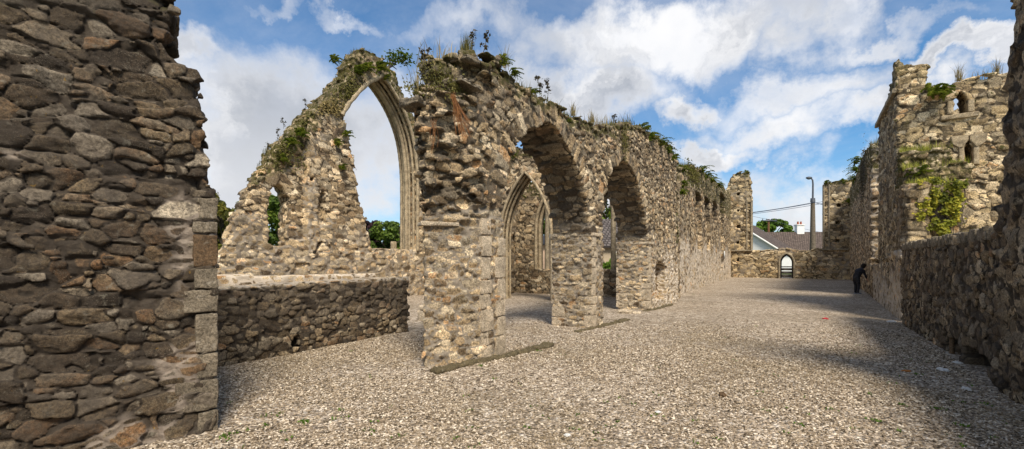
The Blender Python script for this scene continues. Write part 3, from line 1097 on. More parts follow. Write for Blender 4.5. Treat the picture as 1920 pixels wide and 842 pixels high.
# ------------------------------------------------------------------ tall gable with the great arch
fg = Frame(uv(0, -15.4), uv(30, -15.4))
def gable():
    fr = fg
    out = [(330, 560), (380, 520), (403, 470), (418, 430), (432, 400), (455, 350), (472, 325), (490, 300), (496, 280), (520, 262), (545, 233), (565, 214), (590, 190), (612, 168), (636, 138),
           (648, 120), (664, 97), (684, 85), (703, 92), (722, 112), (738, 128), (752, 160), (764, 185), (776, 215), (792, 245), (812, 300), (830, 380), (840, 600)]
    pl = [fr.pix(x, y, .9 if x < 640 else (.45 if x < 684 else 0)) for x, y in out]
    pl[0] = (pl[0][0], -.4); pl[-1] = (pl[-1][0], -.4)
    arch = [(704, 474), (700, 470), (694, 440), (686, 405), (679, 375), (672, 345), (668, 310), (660, 280), (655, 250), (650, 225), (640, 216), (652, 196), (668, 176), (690, 154), (717, 142),
            (735, 166), (752, 195), (765, 225), (775, 258), (781, 300), (783, 340), (783, 474)]
    ah = fr.poly(arch)
    zs = 2.15
    ah[0] = (ah[0][0], zs); ah[-1] = (ah[-1][0], zs)
    win = fr.poly([(511, 461), (511, 385), (516, 355), (526, 344), (538, 348), (549, 372), (549, 461)])
    niches = [(fr.poly([(598, 424), (598, 372), (603, 358), (611, 362), (613, 420)]), .3), (fr.poly([(587, 476), (603, 450), (607, 453), (592, 478)]), .25),
              (fr.poly([(572, 271), (577, 271), (577, 281), (572, 281)]), .4), (fr.poly([(550, 304), (558, 304), (558, 312), (550, 312)]), .4), (fr.poly([(583, 332), (588, 332), (588, 339), (583, 339)]), .4),
              (fr.poly([(555, 392), (560, 392), (560, 400), (555, 400)]), .3), (fr.poly([(562, 494), (580, 494), (580, 502), (560, 504)]), .3)]
    s578, _ = fr.pix(578, 300)
    def solid(S, T, Z):
        x, z = np.broadcast_arrays(S[:, 0, :], Z[0])
        d = poly_sdf(x, z, pl)[:, None, :]
        # left of the corner the face lies a little deeper
        front = np.where(S < s578, .22, 0.0)
        w = np.maximum(d, np.maximum(front - T, T - np.where(S < s578, .95, 1.15)))
        w = np.maximum(w, -poly_sdf(x, z, ah)[:, None, :])
        w = np.maximum(w, -poly_sdf(x, z, win)[:, None, :])
        for nb, dp in niches:
            w = np.maximum(w, -np.maximum(poly_sdf(x, z, nb)[:, None, :], T - dp))
        return w
    def rag(P):
        d = psd(P, pl)
        a = sstep(d, -.45, -.05)
        da = psd(P, ah)
        left = (P[:, 0] < fr.pix(700, 300)[0]) & (P[:, 2] < 7.2)
        b = (1 - sstep(da, .05, .4)) * left
        return np.maximum(.10 * a, .09 * b) * (P[:, 2] > 1.3)
    def masks(P):
        n = fbm(P * 1.6, 9, 3) - .5
        d = psd(P, pl)
        ms = sstep(d + n * .9, -.9, -.15) * sstep(P[:, 2], 3.5, 5)
        w = sstep(3.2 - P[:, 2] + n * 2.0, -.5, 1.2) * .28
        w = np.maximum(w, .4 * sstep(n, .04, .2))
        dk = .45 * sstep(P[:, 2] + n * 3, 5.0, 8.0)
        return w, dk, ms
    s0, s1 = pl[0][0], pl[-1][0]
    o = masonry('arched_gable', fr, (s0 - .2, s1 + .2, -.25, 1.4, -.4, 10.4), .05, solid, M['gable'], cell=(.26, .26, .155), seed=12, groove=.042, jut=.018,
                rag=rag, masks=masks, wt=.5, tilt=.16, rings=[(ah, 6.2, .17, .6), (win, 4.0, .2, .4)])
    tag(o, 'tall broken gable with one great pointed arch and a sloping left shoulder', 'ruin')
    # mouldings on the right hand side of the great arch, and the hood over the left
    crv = smooth_poly([tuple(p) for p in ah[14:]], 0, 7, 2)
    path = np.array(crv)
    path[-1, 1] = zs - .05
    dens = []
    for i in range(len(path) - 1):
        n_ = max(2, int(np.hypot(*(path[i + 1] - path[i])) / .25))
        for t in np.linspace(0, 1, n_, endpoint=False):
            dens.append(path[i] * (1 - t) + path[i + 1] * t)
    dens.append(path[-1])
    dens = np.array(dens)
    tg = np.gradient(dens, axis=0); tg /= np.linalg.norm(tg, axis=1)[:, None]
    nrm = np.stack([tg[:, 1], -tg[:, 0]], 1)   # inward to the opening
    if (nrm[-1, 0] > 0): nrm = -nrm
    for (t, inn, r) in ((.0, .0, .075), (.24, .03, .06), (.45, .09, .055), (.6, .13, .10), (.80, .09, .055), (1.04, .02, .08)):
        mb = MB()
        P2 = dens + nrm * inn
        P3 = fr.WA(np.stack([P2[:, 0], np.full(len(P2), t), P2[:, 1]], 1))
        rr = r * (1 + .06 * np.sin(np.arange(len(P3)) * 2.3))
        mb.tube(P3, rr, 10)
        mb.build('arch_moulding', M['dressed'], o)
    left = np.array(smooth_poly([tuple(p) for p in ah[10:15]], 0, 5, 2))
    mb = MB()
    d2 = left.copy()
    P3 = fr.WA(np.stack([d2[:, 0], np.full(len(d2), -.02), d2[:, 1]], 1))
    mb.tube(P3, .10 + .015 * np.sin(np.arange(len(P3)) * 1.7), 10)
    P3 = fr.WA(np.stack([d2[:, 0], np.full(len(d2), .5), d2[:, 1]], 1))
    mb.tube(P3, .12, 10)
    mb.build('hood_moulding', M['dressed'], o)
    # the lit plinth at its foot
    mb = MB()
    sa, _ = fr.pix(330, 500); sb, _ = fr.pix(702, 500)
    return o, pl, ah


GAB, GPL, GAH = gable()


def plinth_wall():
    fr = Frame(uv(0, -13.6), uv(30, -13.6))
    sa, _ = fr.pix(330, 500); sb, _ = fr.pix(712, 500)
    top = [fr.pix(x, y) for x, y in ((403, 518), (470, 515), (478, 519), (600, 516), (700, 513))]
    pl = [(sa, -.3), (sa, top[0][1])] + top + [(sb, top[-1][1]), (sb, -.3)]
    def solid(S, T, Z):
        x, z = np.broadcast_arrays(S[:, 0, :], Z[0])
        return np.maximum(poly_sdf(x, z, pl)[:, None, :], np.abs(T - .4) - .4)
    def masks(P):
        n = fbm(P * 2, 9, 3) - .5
        return .75 + n, n * 0, n * 0
    o = masonry('plinth_wall', fr, (sa - .1, sb + .1, -.15, .95, -.3, 1.5), .045, solid, M['gable'], cell=(.3, .3, .18), seed=15, masks=masks)
    tag(o, 'pale low wall with light mortar running along the foot of the tall gable', 'wall')


plinth_wall()


def stone_posts():
    for px_, lab in ((738, 'stubby pale stone post on the sill of the great arch beside the broken jamb'), (762, 'stubby pale stone post on the sill near the moulded jamb of the great arch')):
        s, z = fg.pix(px_, 470, .7)
        mb = MB()
        block_mb(mb, fg, s - .11, s + .11, .6, .8, 2.1, 2.52, r=.03, n=9, seed=px_)
        mb.box(fg.W(s, .7, 2.12), fg.e.tolist() + [0] if False else (fg.e[0] * .15, fg.e[1] * .15, 0), (fg.n[0] * .14, fg.n[1] * .14, 0), (0, 0, .03))
        tag(mb.build('stone_post', M['dressed']), lab, 'post')
    # block standing in the gravel between the walls
    c = gnd(787, 600)
    fr = Frame(c, c + DV * .6)
    mb = MB()
    block_mb(mb, fr, -.12, .16, 0, .3, -.1, .26, r=.05, n=11, nz=.014, seed=5)
    block_mb(mb, fr, -.10, .18, .02, .28, .262, .40, r=.05, n=11, nz=.014, seed=8)
    tag(mb.build('stone_stump', M['quoin_pale']), 'small stump of stacked stones left of the nearest arch pier', 'stump')


stone_posts()

# ------------------------------------------------------------------ cross wall with the pointed doorway seen through the first arch
def tri_arch(s0, s1, z0, zs, za, n=8):
    """pointed arch outline: jambs at s0,s1, springing zs, apex za"""
    w = s1 - s0
    R_ = ((w / 2) ** 2 + (za - zs) ** 2) / w          # radius so that the arc starts vertical
    pts = [(s0, z0), (s0, zs)]
    cxr = s0 + R_
    a1 = math.asin(min(1, (za - zs) / R_))
    for k in range(1, n):
        a = a1 * k / n
        pts.append((cxr - R_ * math.cos(a), zs + R_ * math.sin(a)))
    pts.append(((s0 + s1) / 2, za))
    cxl = s1 - R_
    for k in range(n - 1, 0, -1):
        a = a1 * k / n
        pts.append((cxl + R_ * math.cos(a), zs + R_ * math.sin(a)))
    pts += [(s1, zs), (s1, z0)]
    return pts


def moulding(parent, fr, outline, specs, mat, name='arch_moulding', step=.2):
    path = np.array(outline)
    dens = []
    for i in range(len(path) - 1):
        n_ = max(1, int(np.hypot(*(path[i + 1] - path[i])) / step))
        for t in np.linspace(0, 1, n_, endpoint=False):
            dens.append(path[i] * (1 - t) + path[i + 1] * t)
    dens.append(path[-1]); dens = np.array(dens)
    cen = dens.mean(0)
    tg = np.gradient(dens, axis=0); tg /= np.linalg.norm(tg, axis=1)[:, None] + 1e-9
    nrm = np.stack([tg[:, 1], -tg[:, 0]], 1)
    sg = np.sign(((cen - dens) * nrm).sum(1)); sg[sg == 0] = 1
    nrm = nrm * np.sign(sg.sum())
    for t, inn, r in specs:
        P2 = dens + nrm * inn
        mb = MB()
        mb.tube(fr.WA(np.stack([P2[:, 0], np.full(len(P2), t), P2[:, 1]], 1)), r, 8)
        mb.build(name, mat, parent)


def cross_wall():
    U = 16.1
    fr = Frame(uv(U, 0), uv(U, -20))      # s = -v
    sl, _ = fr.pix(938, 500); sr, _ = fr.pix(1034, 500)
    sl, sr = min(sl, sr), max(sl, sr)
    _, za = fr.pix(972, 325)
    _, zs = fr.pix(1030, 428)
    mid = fr.pix(974, 325)[0]
    hole = tri_arch(sl, sl + 2 * (mid - sl), -.5, zs - .3, za)
    hole = tri_arch(sl, sr, -.5, zs - .4, za)
    top = [(sl - .55, fr.pix(1035, 330)[1]), (sl + .2, fr.pix(1020, 300)[1]), (sl + .9, fr.pix(1000, 283)[1]), (sl + 1.6, fr.pix(975, 276)[1]), (sl + 2.4, 6.6), (15.2, 6.2)]
    pl = [(sl - .5, -.4)] + top + [(15.2, -.4)]
    def solid(S, T, Z):
        x, z = np.broadcast_arrays(S[:, 0, :], Z[0])
        w = np.maximum(poly_sdf(x, z, pl)[:, None, :], np.abs(T - .4) - .4)
        return np.maximum(w, -poly_sdf(x, z, hole)[:, None, :])
    def rag(P):
        return .08 * sstep(psd(P, pl), -.3, -.05) * (P[:, 2] > 3)
    def masks(P):
        n = fbm(P * 2, 9, 3) - .5
        return n * 0, sstep(n, 0, .2) * .35, sstep(P[:, 2] + n, 5.6, 6.4)
    o = masonry('cross_wall', fr, (sl - .7, 15.3, -.2, 1.0, -.3, 7.2), .045, solid, M['rubble'], cell=(.25, .25, .14), seed=18, masks=masks, rag=rag, rings=[(hole, 2.0, .16, .25)])
    tag(o, 'rubble cross wall with a moulded pointed doorway seen through the first arch', 'wall')
    moulding(o, fr, hole, [(-.01, -.02, .06), (.16, .03, .045), (.4, .06, .06), (.72, .03, .05)], M['dressed'])


cross_wall()


def chancel_wall():
    """back wall of the side chapel, two tall windows with a mullion each"""
    U = 19.6
    fr = Frame(uv(U, 0), uv(U, -20))
    def win(pl_, pr_, pa, pz, sill=505):
        a, b = fr.pix(pl_, sill)[0], fr.pix(pr_, sill)[0]
        z0 = fr.pix(pl_, sill)[1]
        return tri_arch(min(a, b), max(a, b), z0, fr.pix((pl_ + pr_) / 2, pz)[1], fr.pix((pl_ + pr_) / 2, pa)[1]), z0
    w1, z1 = win(1003, 1062, 350, 430)
    w2, z2 = win(1110, 1190, 345, 420)
    pl = [(4.6, -.4), (4.6, 5.4), (7, 5.6), (10, 5.3), (12.2, 5.7), (13.6, 5.2), (13.6, -.4)]
    def solid(S, T, Z):
        x, z = np.broadcast_arrays(S[:, 0, :], Z[0])
        w = np.maximum(poly_sdf(x, z, pl)[:, None, :], np.abs(T - .35) - .35)
        w = np.maximum(w, -poly_sdf(x, z, w1)[:, None, :])
        return np.maximum(w, -poly_sdf(x, z, w2)[:, None, :])
    def masks(P):
        n = fbm(P * 2, 9, 3) - .5
        return n * 0, sstep(n, -.1, .2) * .35, sstep(P[:, 2] + n, 4.6, 5.4)
    o = masonry('chapel_wall', fr, (4.4, 13.8, -.2, .9, -.3, 6.2), .05, solid, M['rubble'], cell=(.3, .3, .15), seed=19, masks=masks)
    tag(o, 'back wall of the side chapel with two mullioned windows seen through the arches', 'wall')
    for w, z0, mp in ((w1, z1, 1026), (w2, z2, 1150)):
        moulding(o, fr, w, [(.05, .02, .08), (.35, .08, .09), (.62, .02, .08)], M['dressed'], 'window_frame')
        s = fr.pix(mp, 450, .35)[0]
        zt = fr.pix(mp, 375)[1]
        mb = MB()
        mb.tube([fr.W(s, .35, z) for z in np.linspace(z0 - .05, zt, 6)], .12, 8)
        # tracery forks from the head of the mullion
        sl, sr = min(p[0] for p in w), max(p[0] for p in w)
        za = max(p[1] for p in w)
        for tgt in (sl, sr):
            pts = []
            for k in range(7):
                t = k / 6
                pts.append(fr.W(s + (tgt + (.25 if tgt == sl else -.25) - s) * t, .35, zt + (za - zt) * .75 * math.sin(t * 1.2)))
            mb.tube(pts, .09, 8)
        mb.build('mullion', M['dressed_grey'], o)
    # side wall of the chapel
    fr2 = Frame(uv(0, -12.4), uv(30, -12.4))
    pl2 = [(16.95, -.4), (16.95, 5.2), (17.5, 5.5), (18.6, 5.2), (19.5, 5.6), (19.5, -.4)]
    hol = fr2.poly([(958, 470), (962, 440), (975, 432), (985, 445), (980, 470), (968, 480)])
    def solid2(S, T, Z):
        x, z = np.broadcast_arrays(S[:, 0, :], Z[0])
        w = np.maximum(poly_sdf(x, z, pl2)[:, None, :], np.abs(T - .35) - .35)
        return np.maximum(w, -np.maximum(poly_sdf(x, z, hol)[:, None, :], T - .2))
    def masks2(P):
        n = fbm(P * 2, 9, 3) - .5
        return n * 0 + .2, n * 0 + .25, sstep(P[:, 2] + n, 4.2, 5.2)
    o2 = masonry('chapel_side_wall', fr2, (16.8, 19.7, -.25, .9, -.3, 6.0), .045, solid2, M['rubble'], cell=(.28, .28, .14), seed=22, masks=masks2,
                 rough=lambda P: .06 * sstep(P[:, 2], 1.6, 1.0) + .02)
    tag(o2, 'rough side wall of the chapel behind the pointed doorway, ferns on top', 'wall')


chancel_wall()

# ------------------------------------------------------------------ far left nave wall
pA, pB = gnd(1266, 560), gnd(1371, 520)
fl = Frame(pA - DV * .28, pB)
def far_left():
    fr = fl
    topx = [(1266, 345), (1270, 325), (1276, 312), (1292, 308), (1308, 312), (1318, 320), (1332, 330), (1345, 342), (1358, 350), (1364, 352)]
    top = fr.poly(topx)
    top[-1] = (fr.L + .2, top[-1][1])
    pl = [(top[0][0], -.4)] + top + [(fr.L + .2, -.4)]
    wins = []
    for xa, xb, ya, yb in ((1305, 1316, 356, 402), (1321, 1332, 365, 408), (1336, 1345.5, 373, 410), (1350, 1360, 356, 400)):
        a, b = fr.pix(xa, yb)[0], fr.pix(xb, yb)[0]
        wins.append(tri_arch(a, b, fr.pix(xa, yb)[1], fr.pix(xa, ya + 14)[1], fr.pix(xa, ya)[1], 4))
    # tall blind panels under them
    pan = []
    for xa, xb, ya, yb in ((1308, 1316, 392, 468), (1325, 1332, 398, 468), (1351, 1357, 392, 505)):
        a, b = fr.pix(xa, yb)[0], fr.pix(xb, yb)[0]
        pan.append([(a, fr.pix(xa, yb)[1]), (a, fr.pix(xa, ya)[1]), (b, fr.pix(xb, ya)[1]), (b, fr.pix(xb, yb)[1])])
    def solid(S, T, Z):
        x, z = np.broadcast_arrays(S[:, 0, :], Z[0])
        w = np.maximum(poly_sdf(x, z, pl)[:, None, :], np.abs(T - .45) - .45)
        for q in wins: w = np.maximum(w, -np.maximum(poly_sdf(x, z, q)[:, None, :], T - .85))
        for q in pan: w = np.maximum(w, -np.maximum(poly_sdf(x, z, q)[:, None, :], T - .2))
        return w
    def rag(P):
        return .13 * sstep(psd(P, pl), -.5, -.05) * (P[:, 2] > 2)
    def masks(P):
        n = fbm(P * 1.2, 9, 3) - .5
        w = (.85 + 1.1 * n) * sstep(2.7 - P[:, 2] + n * 2.0, -.3, .6)
        ms = sstep(P[:, 2] + n * 1.5, 5.2, 6.2)
        rec = np.zeros(len(P))  # lancet recesses darkened: the shade inside them is put into the colour
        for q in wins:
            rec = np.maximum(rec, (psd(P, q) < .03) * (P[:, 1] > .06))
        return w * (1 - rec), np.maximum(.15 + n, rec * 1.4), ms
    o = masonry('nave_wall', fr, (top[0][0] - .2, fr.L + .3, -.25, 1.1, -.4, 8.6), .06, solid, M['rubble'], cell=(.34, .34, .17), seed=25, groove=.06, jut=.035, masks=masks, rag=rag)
    tag(o, 'far nave wall with a row of narrow lancets and whitish mortar at its foot', 'wall')
    s, z = fr.pix(1357, 478)
    mb = MB()
    mb.box(fr.W(s, -.06, z), (fr.e[0] * .28, fr.e[1] * .28, 0), (fr.n[0] * .02, fr.n[1] * .02, 0), (0, 0, .33))
    tag(mb.build('notice_plate', M['white']), 'small blank white plate fixed to the far nave wall', 'sign')


far_left()

# ------------------------------------------------------------------ end wall, doorway, two window stumps
UE = 49.7
fe = Frame(uv(UE, -12), uv(UE, 8))       # s = v + 12
def end_wall():
    fr = fe
    sl, sr = fr.pix(1372, 500)[0], fr.pix(1600, 500)[0]
    dl, dr = fr.pix(1461, 520)[0], fr.pix(1489, 520)[0]
    zt = fr.pix(1475, 475)[1]
    door = tri_arch(dl, dr, -.5, fr.pix(1475, 492)[1], zt, 6)
    a0, a1 = fr.pix(1360, 500)[0], fr.pix(1409, 500)[0]
    b0, b1 = fr.pix(1544, 500)[0], fr.pix(1612, 500)[0]
    top = fr.poly([(1409, 469), (1430, 469), (1452, 468), (1475, 465), (1500, 468), (1522, 469), (1530, 464), (1543, 466)])
    stL = fr.poly([(1366, 345), (1370, 326), (1385, 322), (1405, 322), (1408, 350)])
    stL2 = fr.poly([(1362, 352), (1372, 326), (1388, 322), (1406, 321), (1408, 345), (1409, 360)])
    stR = fr.poly([(1545, 342), (1560, 340), (1590, 336), (1612, 336)])
    pl = [(a0, -.4), (a0, stL2[0][1])] + stL2 + [(a1, top[0][1])] + top + [(b0, stR[0][1])] + stR + [(b1, -.4)]
    holes = []
    for x, y in ((1384, 364), (1384, 395), (1384, 425), (1383, 455), (1383, 488), (1572, 385), (1571, 418), (1570, 452)):
        s, z = fr.pix(x, y)
        holes.append([(s - .13, z - .13), (s - .13, z + .13), (s + .13, z + .13), (s + .13, z - .13)])
    def solid(S, T, Z):
        x, z = np.broadcast_arrays(S[:, 0, :], Z[0])
        w = np.maximum(poly_sdf(x, z, pl)[:, None, :], np.abs(T - .5) - .5)
        w = np.maximum(w, -poly_sdf(x, z, door)[:, None, :])
        for q in holes: w = np.maximum(w, -np.maximum(poly_sdf(x, z, q)[:, None, :], T - .6))
        return w
    def rag(P):
        return .14 * sstep(psd(P, pl), -.4, -.05) * (P[:, 2] > 2.2)
    def masks(P):
        n = fbm(P * 1.0, 9, 3) - .5
        return .3 * sstep(n, .0, .2), .2 + .5 * n, sstep(P[:, 2] + n, 9.6, 10.4) + sstep(P[:, 2] + n, 8.2, 8.8) * (P[:, 0] > b0)
    o = masonry('end_wall', fr, (a0 - .2, b1 + .2, -.25, 1.25, -.4, 11.2), .07, solid, M['tower'], cell=(.42, .42, .24), seed=28, groove=.06, jut=.035, masks=masks, rag=rag)
    tag(o, 'far end wall with a small arched doorway between two tall window stumps', 'wall')
    # moulded window jambs and the string course under each stump
    for s_, sg in ((a1, -1), (b0, 1)):
        for k, (ds, t) in enumerate(((.02, .0), (.42, .02), (.0, .55))):
            mb = MB()
            ztop = stL2[-1][1] - .4 if sg < 0 else stR[0][1] - .2
            mb.tube([fr.W(s_ + sg * ds, t, z) for z in np.linspace(2.75, ztop, 8)], .075, 8)
            mb.build('window_jamb', M['dressed_grey'], o)
    for sa, sb in ((fr.pix(1372, 470)[0], a1 + .1), (b0 - .1, fr.pix(1590, 470)[0])):
        mb = MB()
        block_mb(mb, fr, sa, sb, -.16, .1, 2.58, 2.72, r=.04, n=10, seed=2)
        mb.build('string_course', M['dressed_grey'], o)
    moulding(o, fr, [p for p in door], [(-.03, .0, .09)], M['dressed_grey'], 'door_surround')
    # gate in the doorway
    gate = empty('gate', fr.W((dl + dr) / 2, .5, 0), 'low grey gate in a dark pointed frame in the end wall doorway', 'gate')
    mb = MB()
    inner = tri_arch(dl + .1, dr - .1, .02, fr.pix(1475, 492)[1] - .05, zt - .12, 6)
    mb.tube([fr.W(s, .30, z) for s, z in inner], .10, 6)
    mb.tube([fr.W(s, .55, z) for s, z in inner], .06, 6)
    mb.build('frame', M['black'], gate)
    mb = MB()
    zc = 1.05
    for z in (.25, .55, .85, 1.08):
        mb.box(fr.W((dl + dr) / 2, .5, z), (fr.e[0] * (dr - dl - .3) / 2, fr.e[1] * (dr - dl - .3) / 2, 0), (fr.n[0] * .02, fr.n[1] * .02, 0), (0, 0, .11 if z < 1 else .05))
    mb.build('panel', M['gatewood'], gate)


end_wall()

# ------------------------------------------------------------------ right hand side
fr_low = Frame(uv(0, 2.02), uv(40, 2.02))        # s=u
RV = 2.02


def right_low():
    fr = fr_low
    top = fr.poly([(1690, 461), (1730, 455), (1770, 448), (1810, 441), (1850, 434), (1880, 427)])
    s_far = fr.pix(1690, 500)[0]
    s_near = 7.6
    zt = top[-1][1]
    pl = [(s_far, -.4), (s_far, top[0][1])] + top + [(s_near, zt), (s_near, -.4)]
    n1 = fr.poly([(1773, 700), (1773, 634), (1776, 629), (1800, 648), (1800, 708)])
    n1 = [(p[0], max(p[1], -.3)) for p in n1]
    a, b = fr.pix(1806, 700)[0], fr.pix(1853, 730)[0]
    lo, hi = min(a, b), max(a, b)
    n2 = tri_arch(lo, hi, -.4, fr.pix(1806, 668)[1], fr.pix(1808, 652)[1] + .06, 6)
    def solid(S, T, Z):
        x, z = np.broadcast_arrays(S[:, 0, :], Z[0])
        w = np.maximum(poly_sdf(x, z, pl)[:, None, :], np.abs(T - .35) - .35)
        w = np.maximum(w, -np.maximum(poly_sdf(x, z, n1)[:, None, :], T - .14))
        w = np.maximum(w, -np.maximum(poly_sdf(x, z, n2)[:, None, :], T - .4))
        return w
    def masks(P):
        n = fbm(P * 2.0, 9, 3) - .5
        cap = sstep(P[:, 2], 1.93, 2.0)
        return cap * .4, .75 * (1 - cap) * sstep(n + .35, 0, .4), n * 0
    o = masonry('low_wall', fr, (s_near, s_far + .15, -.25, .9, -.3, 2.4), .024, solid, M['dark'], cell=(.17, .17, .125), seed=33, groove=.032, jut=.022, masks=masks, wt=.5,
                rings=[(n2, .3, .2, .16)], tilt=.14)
    tag(o, 'long dark rubble wall on the right with two low recesses at its foot', 'wall')
    # upright coping stones
    mb = MB()
    s = 8.5; k = 0
    rnd = random.Random(3)
    while s < s_far - .1:
        L = rnd.uniform(.08, .16)
        block_mb(mb, fr, s, s + L - .008, -.02 + rnd.uniform(-.01, .015), .3, 1.88, 2.05 + rnd.uniform(-.02, .035), r=.025, n=5, nz=.01, seed=k)
        block_mb(mb, fr, s, s + L - .008, .31, .68, 1.88, 2.04 + rnd.uniform(-.02, .03), r=.025, n=5, nz=.01, seed=k + 99)
        s += L; k += 1
    mb.build('coping', M['coping'], o)
    # thin vertical shaft in the first recess
    mb = MB()
    s, _ = fr.pix(1779, 650)
    mb.tube([fr.W(s, .04, z) for z in (-.1, .3, fr.pix(1779, 636)[1])], .035, 8)
    mb.build('shaft', M['dressed_dark'], o)


right_low()


def right_tall():
    fr = fr_low
    edge = fr.poly([(1871, 430), (1868, 400), (1872, 372), (1868, 350), (1880, 330), (1884, 300), (1890, 270), (1886, 230), (1886, 180), (1889, 140), (1891, 90), (1896, 40), (1893, 0)])
    zt = edge[-1][1]
    sA = fr.pix(1880, 440)[0]
    pl = [(sA + .08, -.4), (sA + .08, 1.9)] + edge + [(7.3, zt + .15), (6.9, zt - .2), (6.7, 2.1), (4.5, 2.0), (2, 2.2), (-2.5, 2.6), (-4.4, 2.8), (-4.4, -.4)]
    def solid(S, T, Z):
        x, z = np.broadcast_arrays(S[:, 0, :], Z[0])
        return np.maximum(poly_sdf(x, z, pl)[:, None, :], np.abs(T - .42) - .45)
    def rag(P):
        return .05 * sstep(psd(P, pl), -.4, -.05) * (P[:, 2] > 1.5)
    def masks(P):
        n = fbm(P * 1.6, 9, 3) - .5
        return n * 0, sstep(n + .2, 0, .4) * .5, n * 0
    # fine part that the picture shows
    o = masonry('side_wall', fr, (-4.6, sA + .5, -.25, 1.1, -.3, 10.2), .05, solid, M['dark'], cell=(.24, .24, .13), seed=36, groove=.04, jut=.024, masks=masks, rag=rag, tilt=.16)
    tag(o, 'tall dark rubble wall rising at the very right edge of the picture', 'wall')


right_tall()


def rear_shade_block():  # added out of view to throw shade on the near pier and foreground
    fr = fr_low
    def solid(S, T, Z):
        return np.maximum(np.maximum(np.abs(S + 8.6) - 3.0, np.abs(T - 1.6) - 1.6), np.maximum(Z - 11.6 + .5 * np.sin(S * 1.7), -.4 - Z))
    o = masonry('rear_shade_block', fr, (-11.8, -4.2, -.4, 3.6, -.3, 15.6), .13, solid, M['dark'], cell=(.5, .5, .25), seed=61, groove=.05, jut=.04)
    tag(o, 'added unseen rubble block behind the viewer that shades the near pier', 'tower')


rear_shade_block()


def right_nave():
    """pale wall beyond the dark one: low part, then the tall broken part"""
    a, b = gnd(1688, 600), gnd(1593, 524)
    fr = Frame(a, b)
    s32 = fr.pix(1632, 500)[0]
    top = [(-.1, fr.pix(1690, 462)[1])] + fr.poly([(1680, 470), (1664, 478), (1652, 490), (1640, 496)])
    tall = fr.poly([(1632, 268), (1622, 285), (1610, 312), (1602, 332), (1597, 345)])
    zt = tall[0][1]
    pl = [(-.1, -.4)] + top + [(s32 - .02, top[-1][1]), (s32, zt)] + tall[1:] + [(fr.L + 1.0, tall[-1][1]), (fr.L + 1.0, -.4)]
    def solid(S, T, Z):
        x, z = np.broadcast_arrays(S[:, 0, :], Z[0])
        return np.maximum(poly_sdf(x, z, pl)[:, None, :], np.abs(T - .35) - .35)
    def rag(P):
        return .12 * sstep(psd(P, pl), -.4, -.05) * (P[:, 2] > 1.5)
    def masks(P):
        n = fbm(P * 1.6, 9, 3) - .5
        return np.maximum(sstep(1.2 - P[:, 2] + n * 1.8, -.3, .5) * .8 * (P[:, 0] < 9), .55 * (P[:, 0] < s32 + .12) * (P[:, 2] > 1.7)), .2 + n, sstep(P[:, 2] + n, 5.2, 6.4)
    o = masonry('nave_wall', fr, (-.3, fr.L + 1.2, -.25, .95, -.4, 8.6), .055, solid, M['rubble'], cell=(.3, .3, .16), seed=38, groove=.05, jut=.035, masks=masks, rag=rag)
    tag(o, 'high broken nave wall on the right with a pale stepped end, the person leans beside it', 'wall')


right_nave()


